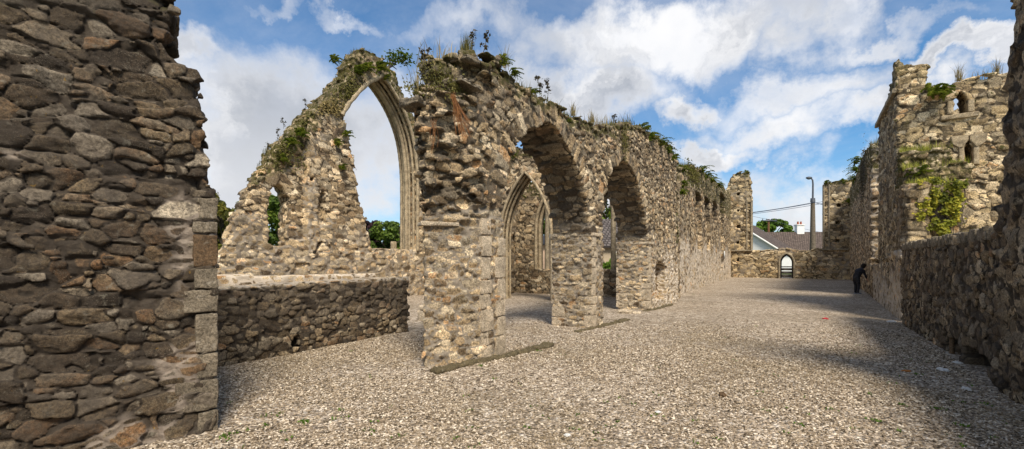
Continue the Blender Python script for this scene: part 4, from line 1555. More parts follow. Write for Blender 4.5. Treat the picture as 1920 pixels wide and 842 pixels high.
def tower():
    U = 18.6
    ft = Frame(uv(U, 2.3), uv(U, 14))         # s = v-2.3
    out = [(1680, 172), (1676, 150), (1675, 112), (1690, 108), (1700, 112), (1703, 122), (1713, 126), (1717, 145), (1724, 152), (1722, 162), (1740, 165), (1758, 157), (1775, 156), (1800, 149), (1830, 144), (1860, 138), (1885, 133)]
    p = ft.poly(out)
    p = [(max(x, 0), z) for x, z in p]
    pl = [(0, -.4)] + p + [(9.2, p[-1][1] + .1), (9.2, -.4)]
    w1 = ft.poly([(1789, 214), (1789, 188), (1791, 180), (1796, 171), (1800, 168), (1806, 172), (1812, 181), (1813, 188), (1813, 213)])
    w2 = ft.poly([(1809, 310), (1809, 280), (1816, 262), (1823, 280), (1823, 310)])
    zb = 6.6
    def solid(S, T, Z):
        x, z = np.broadcast_arrays(S[:, 0, :], Z[0])
        front = np.maximum(poly_sdf(x, z, pl)[:, None, :], np.abs(T - .45) - .45)
        front = np.maximum(front, -poly_sdf(x, z, w1)[:, None, :])
        front = np.maximum(front, -poly_sdf(x, z, w2)[:, None, :])
        # side towards the nave, lower as it recedes
        ztop = 7.75 - .28 * np.clip(T, 0, 9)
        side = np.maximum(np.maximum(np.abs(S - .4) - .4, np.abs(T - 2.1) - 2.1), np.maximum(Z - ztop, -.4 - Z))
        back = np.maximum(np.maximum(np.abs(S - 4.6) - 4.6, np.abs(T - 3.8) - .4), np.maximum(Z - 6.95 - .03 * S, -.4 - Z))
        right = np.maximum(np.maximum(np.abs(S - 8.8) - .4, np.abs(T - 2.1) - 2.1), np.maximum(Z - 7.6, -.4 - Z))
        # stepped lower block in front, thick with grass
        st1 = np.maximum(np.maximum(np.abs(S - .78) - .78 + .06 * T, np.abs(T + 1.0) - 1.0), Z - 3.75)
        st2 = np.maximum(np.maximum(np.abs(S - .80) - .74, np.abs(T + .55) - .55), Z - 4.35)
        st3 = np.maximum(np.maximum(np.abs(S - .62) - .62, np.abs(T + .3) - .3), Z - 4.95)
        st0 = np.maximum(np.maximum(np.abs(S - .2) - .25, np.abs(T + 1.1) - 1.1), Z - 3.7)
        w = np.minimum(np.minimum(front, side), np.minimum(back, right))
        return np.minimum(np.minimum(w, st1), np.minimum(np.minimum(st2, st3), st0))
    def rag(P):
        d = psd(P, pl)
        a = .08 * sstep(d, -.4, -.05) * (P[:, 2] > 5.0) * (P[:, 0] > .1)
        return a + .08 * (P[:, 1] < -.05) * (P[:, 2] > 3.2)
    def masks(P):
        n = fbm(P * 1.2, 9, 3) - .5
        ms = sstep(P[:, 2] + n * 1.5, 6.9, 7.7) * .6 + .7 * (P[:, 1] < -.02) * sstep(P[:, 2] + n, 3.5, 4.0)
        sd = (P[:, 0] < .03)  # face towards the nave coloured darker to stand for its shade
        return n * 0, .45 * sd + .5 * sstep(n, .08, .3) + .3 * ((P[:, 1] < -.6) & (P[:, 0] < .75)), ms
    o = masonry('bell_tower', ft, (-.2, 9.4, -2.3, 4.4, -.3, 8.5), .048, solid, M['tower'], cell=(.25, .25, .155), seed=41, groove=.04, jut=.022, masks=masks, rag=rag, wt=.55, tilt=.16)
    tag(o, 'square ruined tower on the right with a small trefoil opening above a narrow lancet', 'tower')
    # jambs and lintels of the windows
    def bk(s0, s1, z0, z1, nm='window_surround', sd=1, t=-.06):
        mb = MB(); block_mb(mb, ft, s0, s1, t, .3, z0, z1, r=.03, n=9, nz=.008, seed=sd); mb.build(nm, M['dressed'], o)
    sL, sR = w2[0][0], w2[4][0]
    z0, z1 = w2[0][1], w2[1][1]
    bk(sL - .14, sL - .01, z0, z1 + .06, sd=3); bk(sR + .01, sR + .15, z0, z1 + .06, sd=5)
    zt = w2[2][1]
    c = (sL + sR) / 2
    for sg in (-1, 1):
        mb = MB()
        # two half lintels cut with a curve
        prof = [(sg * .01, zt + .14), (sg * .40, zt + .14), (sg * .36, zt - .1), (sg * .22, z1 + .05), (sg * .13, z1 + .05), (sg * .1, z1 + .12), (sg * .01, zt - .02)]
        P3 = [ft.W(c + s, -.07, z) for s, z in prof] + [ft.W(c + s, .25, z) for s, z in prof]
        bm = bmesh.new()
        vs = [bm.verts.new(q) for q in P3]
        n = len(prof)
        bm.faces.new(vs[:n]); bm.faces.new(vs[n:][::-1])
        for i in range(n):
            bm.faces.new([vs[i], vs[n + i], vs[n + (i + 1) % n], vs[(i + 1) % n]])
        bmesh.ops.recalc_face_normals(bm, faces=bm.faces)
        bmesh.ops.bevel(bm, geom=bm.edges[:], offset=.015, segments=2, affect='EDGES')
        me = bpy.data.meshes.new('lintel'); bm.to_mesh(me); bm.free()
        me.materials.append(M['dressed'])
        q = bpy.data.objects.new('lintel', me); C.objects.link(q); q.parent = o
        b = Vector(list(o['_b'])); q.location = -b
    bk(w1[0][0] - .16, w1[0][0] - .01, w1[0][1], w1[1][1], sd=11); bk(w1[-1][0] + .01, w1[-1][0] + .16, w1[0][1], w1[-2][1], sd=12)
    bk(w1[0][0] - .3, w1[-1][0] + .25, w1[0][1] - .16, w1[0][1] - .01, 'sill', 14, -.08)
    # stair bars in the opening
    # string course on the face towards the nave
    fs = Frame(uv(18.4, 2.26), uv(23, 2.26))
    mb = MB()
    block_mb(mb, fs, .0, 4.5, -.08, .05, 6.85, 7.0, r=.03, n=14, nz=.01, seed=4)
    mb.build('string_course', M['dressed_grey'], o)
    return ft, pl


FT, TPL = tower()

# ------------------------------------------------------------------ foreground pebbles
def pebbles():
    n = 260000
    r = RNG.random((n, 2))
    Y = 3.6 + 9.4 * r[:, 0] ** 1.0
    X = (r[:, 1] - .5) * 2 * 1.16 * Y
    V = DV[0] * X + DV[1] * Y
    U = DU[0] * X + DU[1] * Y
    keep = (V < 1.98) & (RNG.random(n) < 1 - sstep(Y, 8.5, 13.0))
    pn = fbm(np.stack([X * .9, Y * .9, X * 0], 1), 77, 4)
    keep &= (RNG.random(n) < .35 + .75 * sstep(pn, .38, .56))
    # not inside the near pier
    q = np.stack([X, Y], 1) - fn.p0
    sN = q @ fn.e; tN = q @ fn.n
    keep &= ~((sN > 0) & (tN > -.02) & (tN < 1.0))
    keep &= ~((V < -4.35) & (V > -5.4) & (U > 5.0) & (U < 6.6))
    keep &= ~((V < -7.5))
    X, Y = X[keep], Y[keep]
    n = len(X)
    size = (.0052 + .0078 * RNG.random(n) ** 1.8) * (1 + .05 * Y)
    octv = np.array([[1, 0, 0], [-1, 0, 0], [0, 1, 0], [0, -1, 0], [0, 0, 1], [0, 0, -.6]], float)
    T = np.array([(0, 2, 4), (2, 1, 4), (1, 3, 4), (3, 0, 4), (2, 0, 5), (1, 2, 5), (3, 1, 5), (0, 3, 5)])
    a = RNG.random(n) * 6.28
    sc = np.stack([1 + .5 * RNG.random(n), .7 + .4 * RNG.random(n), .45 + .4 * RNG.random(n)], 1) * size[:, None]
    L = octv[None] * sc[:, None, :] + (RNG.random((n, 6, 3)) - .5) * size[:, None, None] * .5
    tx = (RNG.random(n) - .5) * .8
    L[..., 2] += L[..., 0] * tx[:, None]
    c, s = np.cos(a)[:, None], np.sin(a)[:, None]
    P = np.stack([L[..., 0] * c - L[..., 1] * s + X[:, None], L[..., 0] * s + L[..., 1] * c + Y[:, None], L[..., 2]], 2)
    P[..., 2] += ground_z(X, Y)[:, None] + size[:, None] * .25
    F = (T[None] + (np.arange(n) * 6)[:, None, None]).reshape(-1, 3)
    col = np.repeat(RNG.random(n) ** .9, 6)
    at = np.stack([col, col, col, np.ones_like(col)], 1)
    o = mesh_obj('loose_gravel', P.reshape(-1, 3), F, M['pebble'], base=(0, 0, 0), smooth=False, attrs={'lf': at})
    tag(o, 'loose light gravel chippings covering the floor of the ruin', 'gravel', kind='stuff')


pebbles()

# ------------------------------------------------------------------ vegetation
def leaf_buf(centres, normals, size, shade, jit=.6, ratio=1.7):
    """little folded leaves: centres (n,3)"""
    n = len(centres)
    d = normals + (RNG.random((n, 3)) - .5) * 2 * jit
    d /= np.linalg.norm(d, axis=1)[:, None] + 1e-9
    r = RNG.normal(size=(n, 3))
    a = np.cross(d, r); a /= np.linalg.norm(a, axis=1)[:, None] + 1e-9
    b = np.cross(d, a)
    sz = np.asarray(size) * (.7 + .6 * RNG.random(n))
    a *= (sz * ratio / 2)[:, None]; b *= (sz / 2)[:, None]
    lift = d * (sz * .18)[:, None]
    P = np.stack([centres - a, centres - b + lift, centres + a, centres + b + lift], 1)
    F = np.arange(n * 4).reshape(n, 4)
    sh = np.repeat(np.clip(shade + (RNG.random(n) - .5) * .5, 0, 1), 4)
    return P.reshape(-1, 3), F, np.stack([sh, sh, sh, np.ones_like(sh)], 1)


def blades_buf(roots, hgt, wid, lean=.4, up=(0, 0, 1), shade=.5, droop=.3):
    n = len(roots)
    a = RNG.random(n) * 6.28
    dirv = np.stack([np.cos(a), np.sin(a), np.zeros(n)], 1)
    hh = hgt * (.5 + .8 * RNG.random(n))
    ln = lean * (RNG.random(n) * 1.2)
    side = np.stack([-np.sin(a), np.cos(a), np.zeros(n)], 1) * (wid / 2)
    upv = np.array(up, float)
    p0 = roots
    p1 = roots + upv * (hh * .55)[:, None] + dirv * (hh * ln * .35)[:, None]
    p2 = roots + upv * (hh * (1 - droop * ln))[:, None] + dirv * (hh * ln)[:, None]
    P = np.stack([p0 - side, p0 + side, p1 + side * .7, p1 - side * .7, p2], 1)
    k = np.arange(n)[:, None] * 5
    Q = k + np.array([[0, 1, 2, 3]]); T = k + np.array([[3, 2, 4]])
    sh = np.repeat(np.clip(shade + (RNG.random(n) - .5) * .7, 0, 1), 5)
    return P.reshape(-1, 3), Q, T, np.stack([sh, sh, sh, np.ones_like(sh)], 1)


class Veg:
    def __init__(s): s.m = MB(); s.a = []
    def leaves(s, *a, **k):
        P, F, at = leaf_buf(*a, **k); s.m.add(P, F); s.a.append(at)
    def blades(s, *a, **k):
        P, Q, T, at = blades_buf(*a, **k); s.m.add(P, Q, T); s.a.append(at)
    def tube(s, pts, r, n=5, shade=.4):
        b = s.m.n; s.m.tube(pts, r, n); c = s.m.n - b
        s.a.append(np.tile([shade, shade, shade, 1], (c, 1)))
    def build(s, name, mat, parent=None, base=None):
        return s.m.build(name, mat, parent, base, smooth=False, attrs={'lf': np.concatenate(s.a)})


def fern(c, size, seed, label, mat='fern', nfr=16, group=None, cat='fern', base=None, lean=(0, 0, 0)):
    """arching fronds set with leaflets"""
    v = Veg()
    c = np.array(c, float)
    rs = np.random.default_rng(seed)
    for k in range(nfr):
        a = rs.random() * 6.28
        el = rs.uniform(.15, 1.3)
        L = size * .60 * rs.uniform(.5, 1.1)
        d = np.array([math.cos(a) * math.cos(el), math.sin(a) * math.cos(el), math.sin(el)]) + np.array(lean) * .7
        t = np.linspace(0, 1, 9)
        pts = c + (rs.random(3) - .5) * size * .5 + d[None] * (L * t)[:, None] - np.array([0, 0, 1])[None] * (L * .8 * t ** 2)[:, None]
        side = np.cross(d, [0, 0, 1]); side /= np.linalg.norm(side) + 1e-9
        cen, nr = [], []
        for i in range(1, 9):
            w = L * .22 * (1 - .8 * t[i])
            for sg in (-1, -.5, .5, 1):
                cen.append(pts[i] + side * sg * w * .8)
                nr.append(np.cross(side, d))
        v.leaves(np.array(cen), np.array(nr), L * .15, rs.uniform(.25, .85), jit=.5, ratio=1.9)
    return tag(v.build('fern' if mat == 'fern' else cat.replace(' ', '_'), M[mat]), label, cat, group)


def turf_line(name, pts3, width_vec, label, dens=90, hgt=.16, seed=0, mat='turf', dry=True):
    """grass along a wall top; pts3 polyline of world points"""
    v = Veg()
    pts3 = np.array([list(p) for p in pts3])
    seg = np.linalg.norm(np.diff(pts3, axis=0), axis=1)
    cum = np.concatenate([[0], np.cumsum(seg)])
    tot = cum[-1]
    n = int(dens * tot)
    # clumps
    cl = RNG.random(max(3, int(tot * 1.6))) * tot
    s = cl[RNG.integers(0, len(cl), n)] + RNG.normal(size=n) * .18
    s = np.clip(s, 0, tot)
    P = np.stack([np.interp(s, cum, pts3[:, k]) for k in range(3)], 1)
    P += np.array(width_vec)[None] * RNG.random(n)[:, None]
    P[:, 2] += RNG.normal(size=n) * .03 - .04
    v.blades(P, hgt, .012, .6, shade=.5)
    return tag(v.build(name, M[mat]), label, 'grass', kind='stuff')


# arcade top
topW = [fa.W(s, .1, z) for s, z in TOPU[:-1]]
turf_line('wall_top_grass', topW, (fa.n * .8).tolist() + [0], 'short brown grass along the top of the arcade wall', 150, .15)
turf_line('wall_top_dry_grass', topW, (fa.n * .8).tolist() + [0], 'dry pale grass stalks along the top of the arcade wall', 45, .34, mat='drygrass')
gtop = [fg.W(s, .2, z - .05) for s, z in GPL[6:-4]]
turf_line('gable_top_grass', gtop, (fg.n * .8).tolist() + [0], 'brown grass along the sloping crest of the tall gable', 170, .15)
ltop = [fl.W(*[fl.pix(x, y)[0], .2, fl.pix(x, y)[1]]) for x, y in ((1272, 318), (1292, 309), (1318, 321), (1345, 343), (1362, 352))]
turf_line('nave_wall_grass', ltop, (fl.n * .7).tolist() + [0], 'grass along the top of the far nave wall', 90, .35)
ttop = [FT.W(s, .2, z) for s, z in TPL[10:-2]]
turf_line('tower_top_grass', ttop, (FT.n * .6).tolist() + [0], 'dry grass tufts on the tower parapet', 40, .32, mat='drygrass')
for za, tt, lab in ((3.75, -1.9, 'lowest'), (4.36, -1.0, 'middle'), (4.95, -.55, 'topmost')):
    pts = [FT.W(s, tt, za) for s in (.1, .5, 1.0, 1.5)]
    turf_line('tower_ledge_grass', pts, (FT.n * .7).tolist() + [0], 'bright yellow grass on the %s stepped ledge in front of the tower' % lab, 330, .24, mat='yellowgrass')
lw = [fr_low.W(s, .75, 1.98) for s in (10.3, 12, 13.2, 15.6)]
turf_line('weedy_grass', lw, (fr_low.n * .5).tolist() + [0], 'bright yellow grass showing over the coping of the dark right wall', 190, .3, mat='yellowgrass')
rt = [(1632, 268), (1622, 285), (1610, 312), (1602, 332)]
a_, b_ = gnd(1688, 600), gnd(1593, 524)
frn = Frame(a_, b_)
turf_line('ridge_grass', [frn.W(frn.pix(x, y)[0], .1, frn.pix(x, y)[1]) for x, y in rt], (frn.n * .5).tolist() + [0], 'grass on the top of the high broken nave wall at right', 90, .35)

# ferns
FERN = [
    (fa, 938, 118, .05, .26, 'fern tuft on the near end of the arcade wall top'),
    (fa, 962, 136, -.02, .2, 'small fern beside the big cap stone of the arcade wall'),
    (fa, 1000, 172, -.06, .16, 'tiny fern on the arcade wall above the first arch'),
    (fa, 1065, 226, -.05, .14, 'tiny fern right of the first arch crown'),
    (fa, 1205, 240, .1, .42, 'leafy fern at the high point of the wall top beyond the second arch'),
    (fa, 1222, 256, .0, .42, 'second leafy fern down the slope of the wall top beyond the second arch'),
    (fa, 1238, 268, .0, .45, 'big fern hanging over the arcade wall where its top slopes down'),
    (fa, 1252, 282, .0, .42, 'fern near the far corner of the arcade wall top'),
    (fa, 1262, 296, .0, .36, 'last fern at the far corner of the arcade wall'),
    (fg, 688, 128, -.05, .55, 'bushy fern under the peak of the tall gable'),
    (fg, 712, 128, -.05, .6, 'fern just right of the peak fern on the tall gable'),
    (fg, 670, 132, -.05, .5, 'fern left of the peak fern on the tall gable'),
    (fg, 722, 146, -.05, .4, 'fern at the crown of the great arch'),
    (fg, 560, 250, .15, .5, 'fern high on the left shoulder of the gable'),
    (fg, 543, 264, .15, .5, 'fern lower on the left shoulder of the gable'),
    (fg, 528, 298, .15, .4, 'fern above the arched window of the gable'),
    (fg, 650, 252, -.05, .35, 'fern on the broken left jamb of the great arch near its springing'),
    (fg, 632, 268, -.05, .4, 'fern growing from the middle of the broken gable jamb'),
    (fg, 640, 314, -.05, .35, 'lowest fern on the broken jamb of the great arch'),
    (fg, 626, 112, .1, .45, 'fern on the crest left of the gable peak'),
    (fl, 1278, 316, .1, .55, 'fern at the near corner of the far nave wall'),
    (fl, 1282, 345, -.1, .5, 'fern clinging below the near corner of the far nave wall'),
    (fl, 1277, 360, -.1, .55, 'lowest fern on the near corner of the far nave wall'),
    (fl, 1316, 318, -.05, .65, 'large fern on the far nave wall top over the first lancet'),
    (fl, 1325, 328, -.05, .65, 'large fern on the far nave wall top over the second lancet'),
    (fl, 1335, 338, -.05, .65, 'large fern on the far nave wall top over the third lancet'),
    (fl, 1345, 347, -.05, .65, 'large fern on the far nave wall top over the last lancet'),
    (FT, 1752, 170, -.1, .55, 'dark leafy plant high on the tower left of the trefoil opening'),
    (FT, 1768, 176, -.1, .45, 'small leafy plant beside the trefoil opening of the tower'),
    (FT, 1722, 322, -1.0, .45, 'bright fern on the middle ledge in front of the tower'),
    (FT, 1706, 325, -.9, .3, 'small bright fern on the edge of the tower ledge'),
    (frn, 1612, 302, -.05, .7, 'dark fern on the crest of the high nave wall at right'),
    (frn, 1607, 318, -.05, .7, 'dark fern halfway down the crest of the high nave wall at right'),
    (frn, 1603, 334, -.05, .7, 'dark fern at the low end of the crest of the high nave wall at right'),
    (fe, 1592, 378, -.2, .8, 'fern on the right window stump in the corner'),
    (fe, 1400, 322, .2, .5, 'mossy fern capping the left window stump'),
    (fe, 1550, 342, .1, .6, 'fern capping the left edge of the right window stump'),
    (fe, 1580, 340, .1, .6, 'fern capping the middle of the right window stump'),
]
for k, (f_, x, y, t, sz, lab) in enumerate(FERN):
    s, z = f_.pix(x, y, t)
    ln = -f_.n
    fern(f_.W(s, t, z), sz, 100 + k, lab, nfr=30, group='ferns growing on the ruin', lean=(ln[0], ln[1], 0))
s, z = 10.3, 6.3
fcw = Frame(uv(16.1, 0), uv(16.1, -20))
s, z = fcw.pix(964, 292)
fern(fcw.W(s, -.05, z), .34, 304, 'fern on the cross wall seen through the first arch', lean=(0, -1, 0), group='ferns growing on the ruin')
fch = Frame(uv(0, -12.4), uv(30, -12.4))
for k, (x, y) in enumerate(((970, 362), (985, 358))):
    s, z = fch.pix(x, y, 0)
    fern(fch.W(s, 0, z), .7, 421 + k, ('left' if k == 0 else 'right') + ' one of two ferns inside the pointed doorway view', group='ferns growing on the ruin')


def bushy(name, f_, x, y, t, w, hgt, label, mat='turf', dens=260, cat='moss'):
    pol = {id(fa): APL, id(fg): GPL}.get(id(f_))
    """mossy mat of tiny leaves hugging the masonry"""
    v = Veg()
    s, z = f_.pix(x, y, t)
    n = dens
    P = np.stack([s + RNG.normal(size=n) * w / 2, t - abs(RNG.normal(size=n)) * .02, z + RNG.normal(size=n) * hgt / 2], 1)
    if pol is not None:
        P = P[poly_sdf(P[:, 0], P[:, 2], pol) < .02]
        if f_ is fg:
            P = P[poly_sdf(P[:, 0], P[:, 2], GAH) > .1]
    n = len(P)
    Wd = f_.WA(P)
    v.leaves(Wd, np.tile([-f_.n[0], -f_.n[1], .6], (n, 1)), .026 if f_ is fa else .06, .5, jit=.9)
    v.blades(Wd[:n // 2], .07 if f_ is fa else .12, .008, .8)
    tag(v.build(name, M[mat]), label, cat, kind='stuff')


bushy('moss_mat', fa, 815, 150, .35, .35, .3, 'brown moss and turf on the stepped near end of the arcade wall', dens=330)
bushy('moss_mat', fa, 850, 165, .1, .3, .25, 'brown moss under the cap stones of the arcade wall end', dens=260)
bushy('moss_mat', fa, 790, 175, .5, .35, .12, 'olive turf on the left shoulder of the arcade wall end', dens=300)
bushy('moss_mat', fa, 1172, 262, -.02, .3, .5, 'green and brown moss streak above the second arch', dens=400)
bushy('moss_mat', fg, 660, 170, -.05, 1.0, .7, 'brown turf left of the great arch crown', dens=700)
bushy('moss_mat', fg, 620, 200, -.05, 1.5, .35, 'dry tufts along the ledge above the broken jamb', mat='drygrass', dens=500)
bushy('moss_mat', fg, 560, 225, .1, 1.2, .5, 'brown turf on the left shoulder of the gable', dens=700)
bushy('moss_mat', fg, 520, 285, .1, 1.0, .5, 'olive turf low on the left shoulder of the gable', dens=500)
bushy('moss_mat', fl, 1300, 325, -.05, 2.5, .5, 'turf hanging over the near end of the far nave wall', dens=700)
bushy('moss_mat', frn, 1618, 330, -.05, 2.2, 1.3, 'brown dead growth hanging down the high nave wall at right', mat='weed', dens=900)


def stalk(p, hgt, seed, label, lean=(0, 0), heads=5, mat='weed'):
    rs = np.random.default_rng(seed)
    v = Veg()
    p = np.array(p, float)
    top = p + np.array([lean[0], lean[1], hgt])
    t = np.linspace(0, 1, 7)[:, None]
    mainp = p + (top - p) * t + np.stack([np.sin(t[:, 0] * 3) * .02, 0 * t[:, 0], 0 * t[:, 0]], 1)
    v.tube(mainp, .006)
    for k in range(heads):
        b = mainp[rs.integers(2, 6)]
        e = b + np.array([rs.uniform(-.1, .1), rs.uniform(-.08, .08), rs.uniform(.05, .16)]) * hgt * 1.6
        v.tube([b, (b + e) / 2 + [0, 0, -.01], e], .004)
        n = 10
        v.leaves(e + rs.normal(size=(n, 3)) * .018, np.tile([0, 0, 1.], (n, 1)), .03, .5, jit=1)
    n = 14
    v.leaves(top + rs.normal(size=(n, 3)) * .025, np.tile([0, 0, 1.], (n, 1)), .035, .5, jit=1)
    v.leaves(mainp[rs.integers(0, 5, 8)] + rs.normal(size=(8, 3)) * .03, np.tile([0, 0, 1.], (8, 1)), .05, .3, jit=1)
    return tag(v.build('weed_stalk', M[mat]), label, 'weed', 'dead weed stalks on the wall tops')


STK = [(fa, 800, 175, .4, .62, 'tall dead thistle standing on the left shoulder of the arcade wall end'),
       (fa, 884, 100, .5, .36, 'dead stalk at the left of the big cap stone'),
       (fa, 905, 98, .3, .34, 'dead stalk above the big cap stone'),
       (fa, 1012, 176, .2, .34, 'bushy dead thistle on the wall top left of the first arch crown'),
       (fa, 1026, 184, .2, .36, 'leaning dead thistle on the wall top over the first arch crown'),
       (fa, 1148, 236, .3, .32, 'dark seed heads on the wall top over the second arch'),
       (fg, 532, 240, .3, .38, 'upper dead stalk on the left shoulder of the gable'),
       (fg, 520, 262, .3, .38, 'middle dead stalk on the left shoulder of the gable'),
       (fg, 498, 288, .3, .38, 'lower dead stalk on the left shoulder of the gable'),
       (fg, 573, 205, .3, .38, 'dead stalk on the crest halfway up the gable')]
for k, (f_, x, y, t, hgt, lab) in enumerate(STK):
    s, z = f_.pix(x, y, t)
    stalk(f_.W(s, t, z - .03), hgt, 50 + k, lab, lean=((k % 3 - 1) * .06, 0), heads=6 if k in (0, 3, 4, 5) else 3)


def tuft(f_, x, y, t, hgt, n, label, mat='drygrass', lean=.35, up=(0, 0, 1), rad=.04, w=.01):
    s, z = f_.pix(x, y, t)
    c = np.array(f_.W(s, t, z - .03))
    v = Veg()
    v.blades(c + RNG.normal(size=(n, 3)) * np.array([rad, rad, .01]), hgt, w, lean, up=up, shade=.45)
    return tag(v.build('grass_tuft', M[mat]), label, 'grass tuft')


tuft(fa, 875, 108, .25, .36, 240, 'dense dry grass tuft left of the big cap stone on the arcade wall', 'turf', .22, w=.009)
tuft(fa, 783, 172, .5, .45, 30, 'thin pale grass blades at the far left shoulder of the arcade wall', 'drygrass', .5)
tuft(fa, 945, 125, .2, .42, 26, 'thin pale grass leaning from the arcade wall top', 'drygrass', .7)
tuft(fa, 1075, 215, .2, .32, 60, 'pale grass tuft right of the first arch crown', 'drygrass', .5)
tuft(fa, 1110, 228, .2, .3, 60, 'pale grass tuft between the two arches', 'drygrass', .5)
tuft(FT, 1798, 150, .2, .5, 60, 'dry grass tuft on the tower parapet above the trefoil opening', 'drygrass', .6)
tuft(FT, 1870, 138, .2, .5, 60, 'dry grass tuft on the tower parapet beside the tall dark wall', 'drygrass', .6)
# hanging roots on the broken end
for (x, y, t, L, lab) in ((848, 178, -.04, .6, 'rust coloured bundle of hanging roots on the near end of the arcade wall'), (815, 225, .12, .45, 'single rust coloured root hanging from the near end of the arcade wall')):
    s, z = fa.pix(x, y, t - .35)
    c = np.array(fa.W(s, t - .35, z))
    v = Veg()
    n = 40 if L > .5 else 8
    for k in range(n):
        e = c + np.array([.22 * (RNG.random() + .2) if L > .5 else RNG.normal() * .02, -.05 + RNG.normal() * .03, -L * (.6 + .5 * RNG.random())])
        m_ = (c + e) / 2 + RNG.normal(size=3) * .02
        v.tube([c + RNG.normal(size=3) * .02, m_, e], .0022, 4, shade=RNG.random())
    tag(v.build('hanging_roots', M['rust']), lab, 'roots')


# small wind-bent bush behind the gable peak
def bent_bush():
    s, z = fg.pix(728, 128, .3)
    c = np.array(fg.W(s, .3, z))
    v = Veg()
    ends = [(752, 106, .3), (762, 112, .3), (744, 130, .3), (736, 108, .3)]
    b = Veg()
    for x, y, t in ends:
        s2, z2 = fg.pix(x, y, t)
        e = np.array(fg.W(s2, t, z2))
        mid = (c + e) / 2 + [0, 0, .12]
        v.tube([c, mid, e], [.045, .03, .015], 5, .4)
        if (x, y) != (744, 130):
            n = 90
            b.leaves(e + RNG.normal(size=(n, 3)) * .16, np.tile([0, 0, 1.], (n, 1)), .10, .3, jit=1)
    o = v.build('bent_bush', M['bark2'])
    tag(o, 'small wind bent bush leaning right from the gable peak', 'bush')
    b.build('foliage', M['fern'], o)


bent_bush()


def ivy():
    v = Veg()
    cl = []
    rs = np.random.default_rng(77)
    for k in range(62):
        x = rs.uniform(1722, 1808); y = rs.uniform(338, 440)
        if y > 345 + 62 * (1 - ((x - 1768) / 50) ** 2) + rs.uniform(-8, 26):
            if rs.random() < .75: continue
        cl.append((x, y, rs.uniform(4, 9)))
    b = Veg()
    for (x, y, r_) in cl:
        n = int(r_ * 7)
        tt = -2.04 - rs.random() * .16
        P = []
        for i in range(n):
            s, z = FT.pix(x + rs.normal() * r_ * .55, y + rs.normal() * r_ * .6, tt)
            P.append(list(FT.W(s, tt - rs.random() * .08, z)))
        v.leaves(np.array(P), np.tile([-FT.n[0], -FT.n[1], .5], (n, 1)), rs.uniform(.045, .08), rs.uniform(.2, .85), jit=.7, ratio=1.15)
    # loose trailing leaves
    for k in range(34):
        x = rs.uniform(1728, 1806); pts = []
        xx = x; y0 = rs.uniform(345, 380); y1 = rs.uniform(400, 455)
        for y in np.linspace(y1, y0, 8):
            xx += rs.normal() * 4.5
            s, z = FT.pix(xx, y, -2.05)
            pts.append(FT.W(s, -2.05, z))
        b.tube(pts, .008, 4, rs.random())
        q = np.array([list(p) for p in pts])[rs.integers(0, 8, 5)] + rs.normal(size=(5, 3)) * .05
        v.leaves(q, np.tile([-FT.n[0], -FT.n[1], .5], (5, 1)), .05, .6, jit=.8, ratio=1.2)
    o = v.build('ivy', M['ivy'])
    tag(o, 'yellow green ivy draped over the sunlit block below the tower', 'ivy')
    b.build('stem', M['bark2'], o)


ivy()

# ------------------------------------------------------------------ trees
def tree(name, base, hgt, rad, label, mat, seed, nl=5200, leaf=.35, cz=.55, cat='tree', squash=1.0, trunk=True, gaps=.5):
    rs = np.random.default_rng(seed)
    base = np.array([base[0], base[1], 0.0])
    root = empty(name, base.tolist(), label, cat)
    if trunk:
        mb = MB()
        t = np.linspace(0, 1, 7)
        pts = base + np.stack([np.sin(t * 2 + seed) * .15, np.cos(t * 3) * .1, t * hgt * .75], 1)
        mb.tube(pts, np.linspace(.05 * hgt * .5, .012 * hgt, 7), 8)
        for k in range(9):
            a = rs.random() * 6.28
            p0 = pts[rs.integers(2, 6)]
            e = p0 + np.array([math.cos(a) * rad * .7, math.sin(a) * rad * .7, hgt * rs.uniform(.1, .3)])
            mb.tube([p0, (p0 + e) / 2 + [0, 0, .1 * hgt * .3], e], [.014 * hgt, .009 * hgt, .004 * hgt], 5)
        mb.build('trunk', M['bark'], root)
    v = Veg()
    ncl = 46
    cc = rs.normal(size=(ncl, 3)); cc /= np.linalg.norm(cc, axis=1)[:, None]
    cc *= (rs.random(ncl) ** .4)[:, None]
    cen = base + [0, 0, hgt * cz] + cc * np.array([rad, rad, hgt * (1 - cz) * squash])
    for k in range(ncl):
        r_ = rad * rs.uniform(.14, .3)
        n = int(nl / ncl)
        d = rs.normal(size=(n, 3)); d /= np.linalg.norm(d, axis=1)[:, None]
        P = cen[k] + d * (r_ * rs.random(n) ** .4)[:, None] * np.array([1, 1, .75])
        P[:, 2] = np.maximum(P[:, 2], .1)
        v.leaves(P, d + [0, 0, .4], leaf, rs.uniform(.2, .8), jit=.7)
    v.build('crown', M[mat], root)
    return root


def T(px_, Z): return ((px_ - CX) / FP * Z, Z)


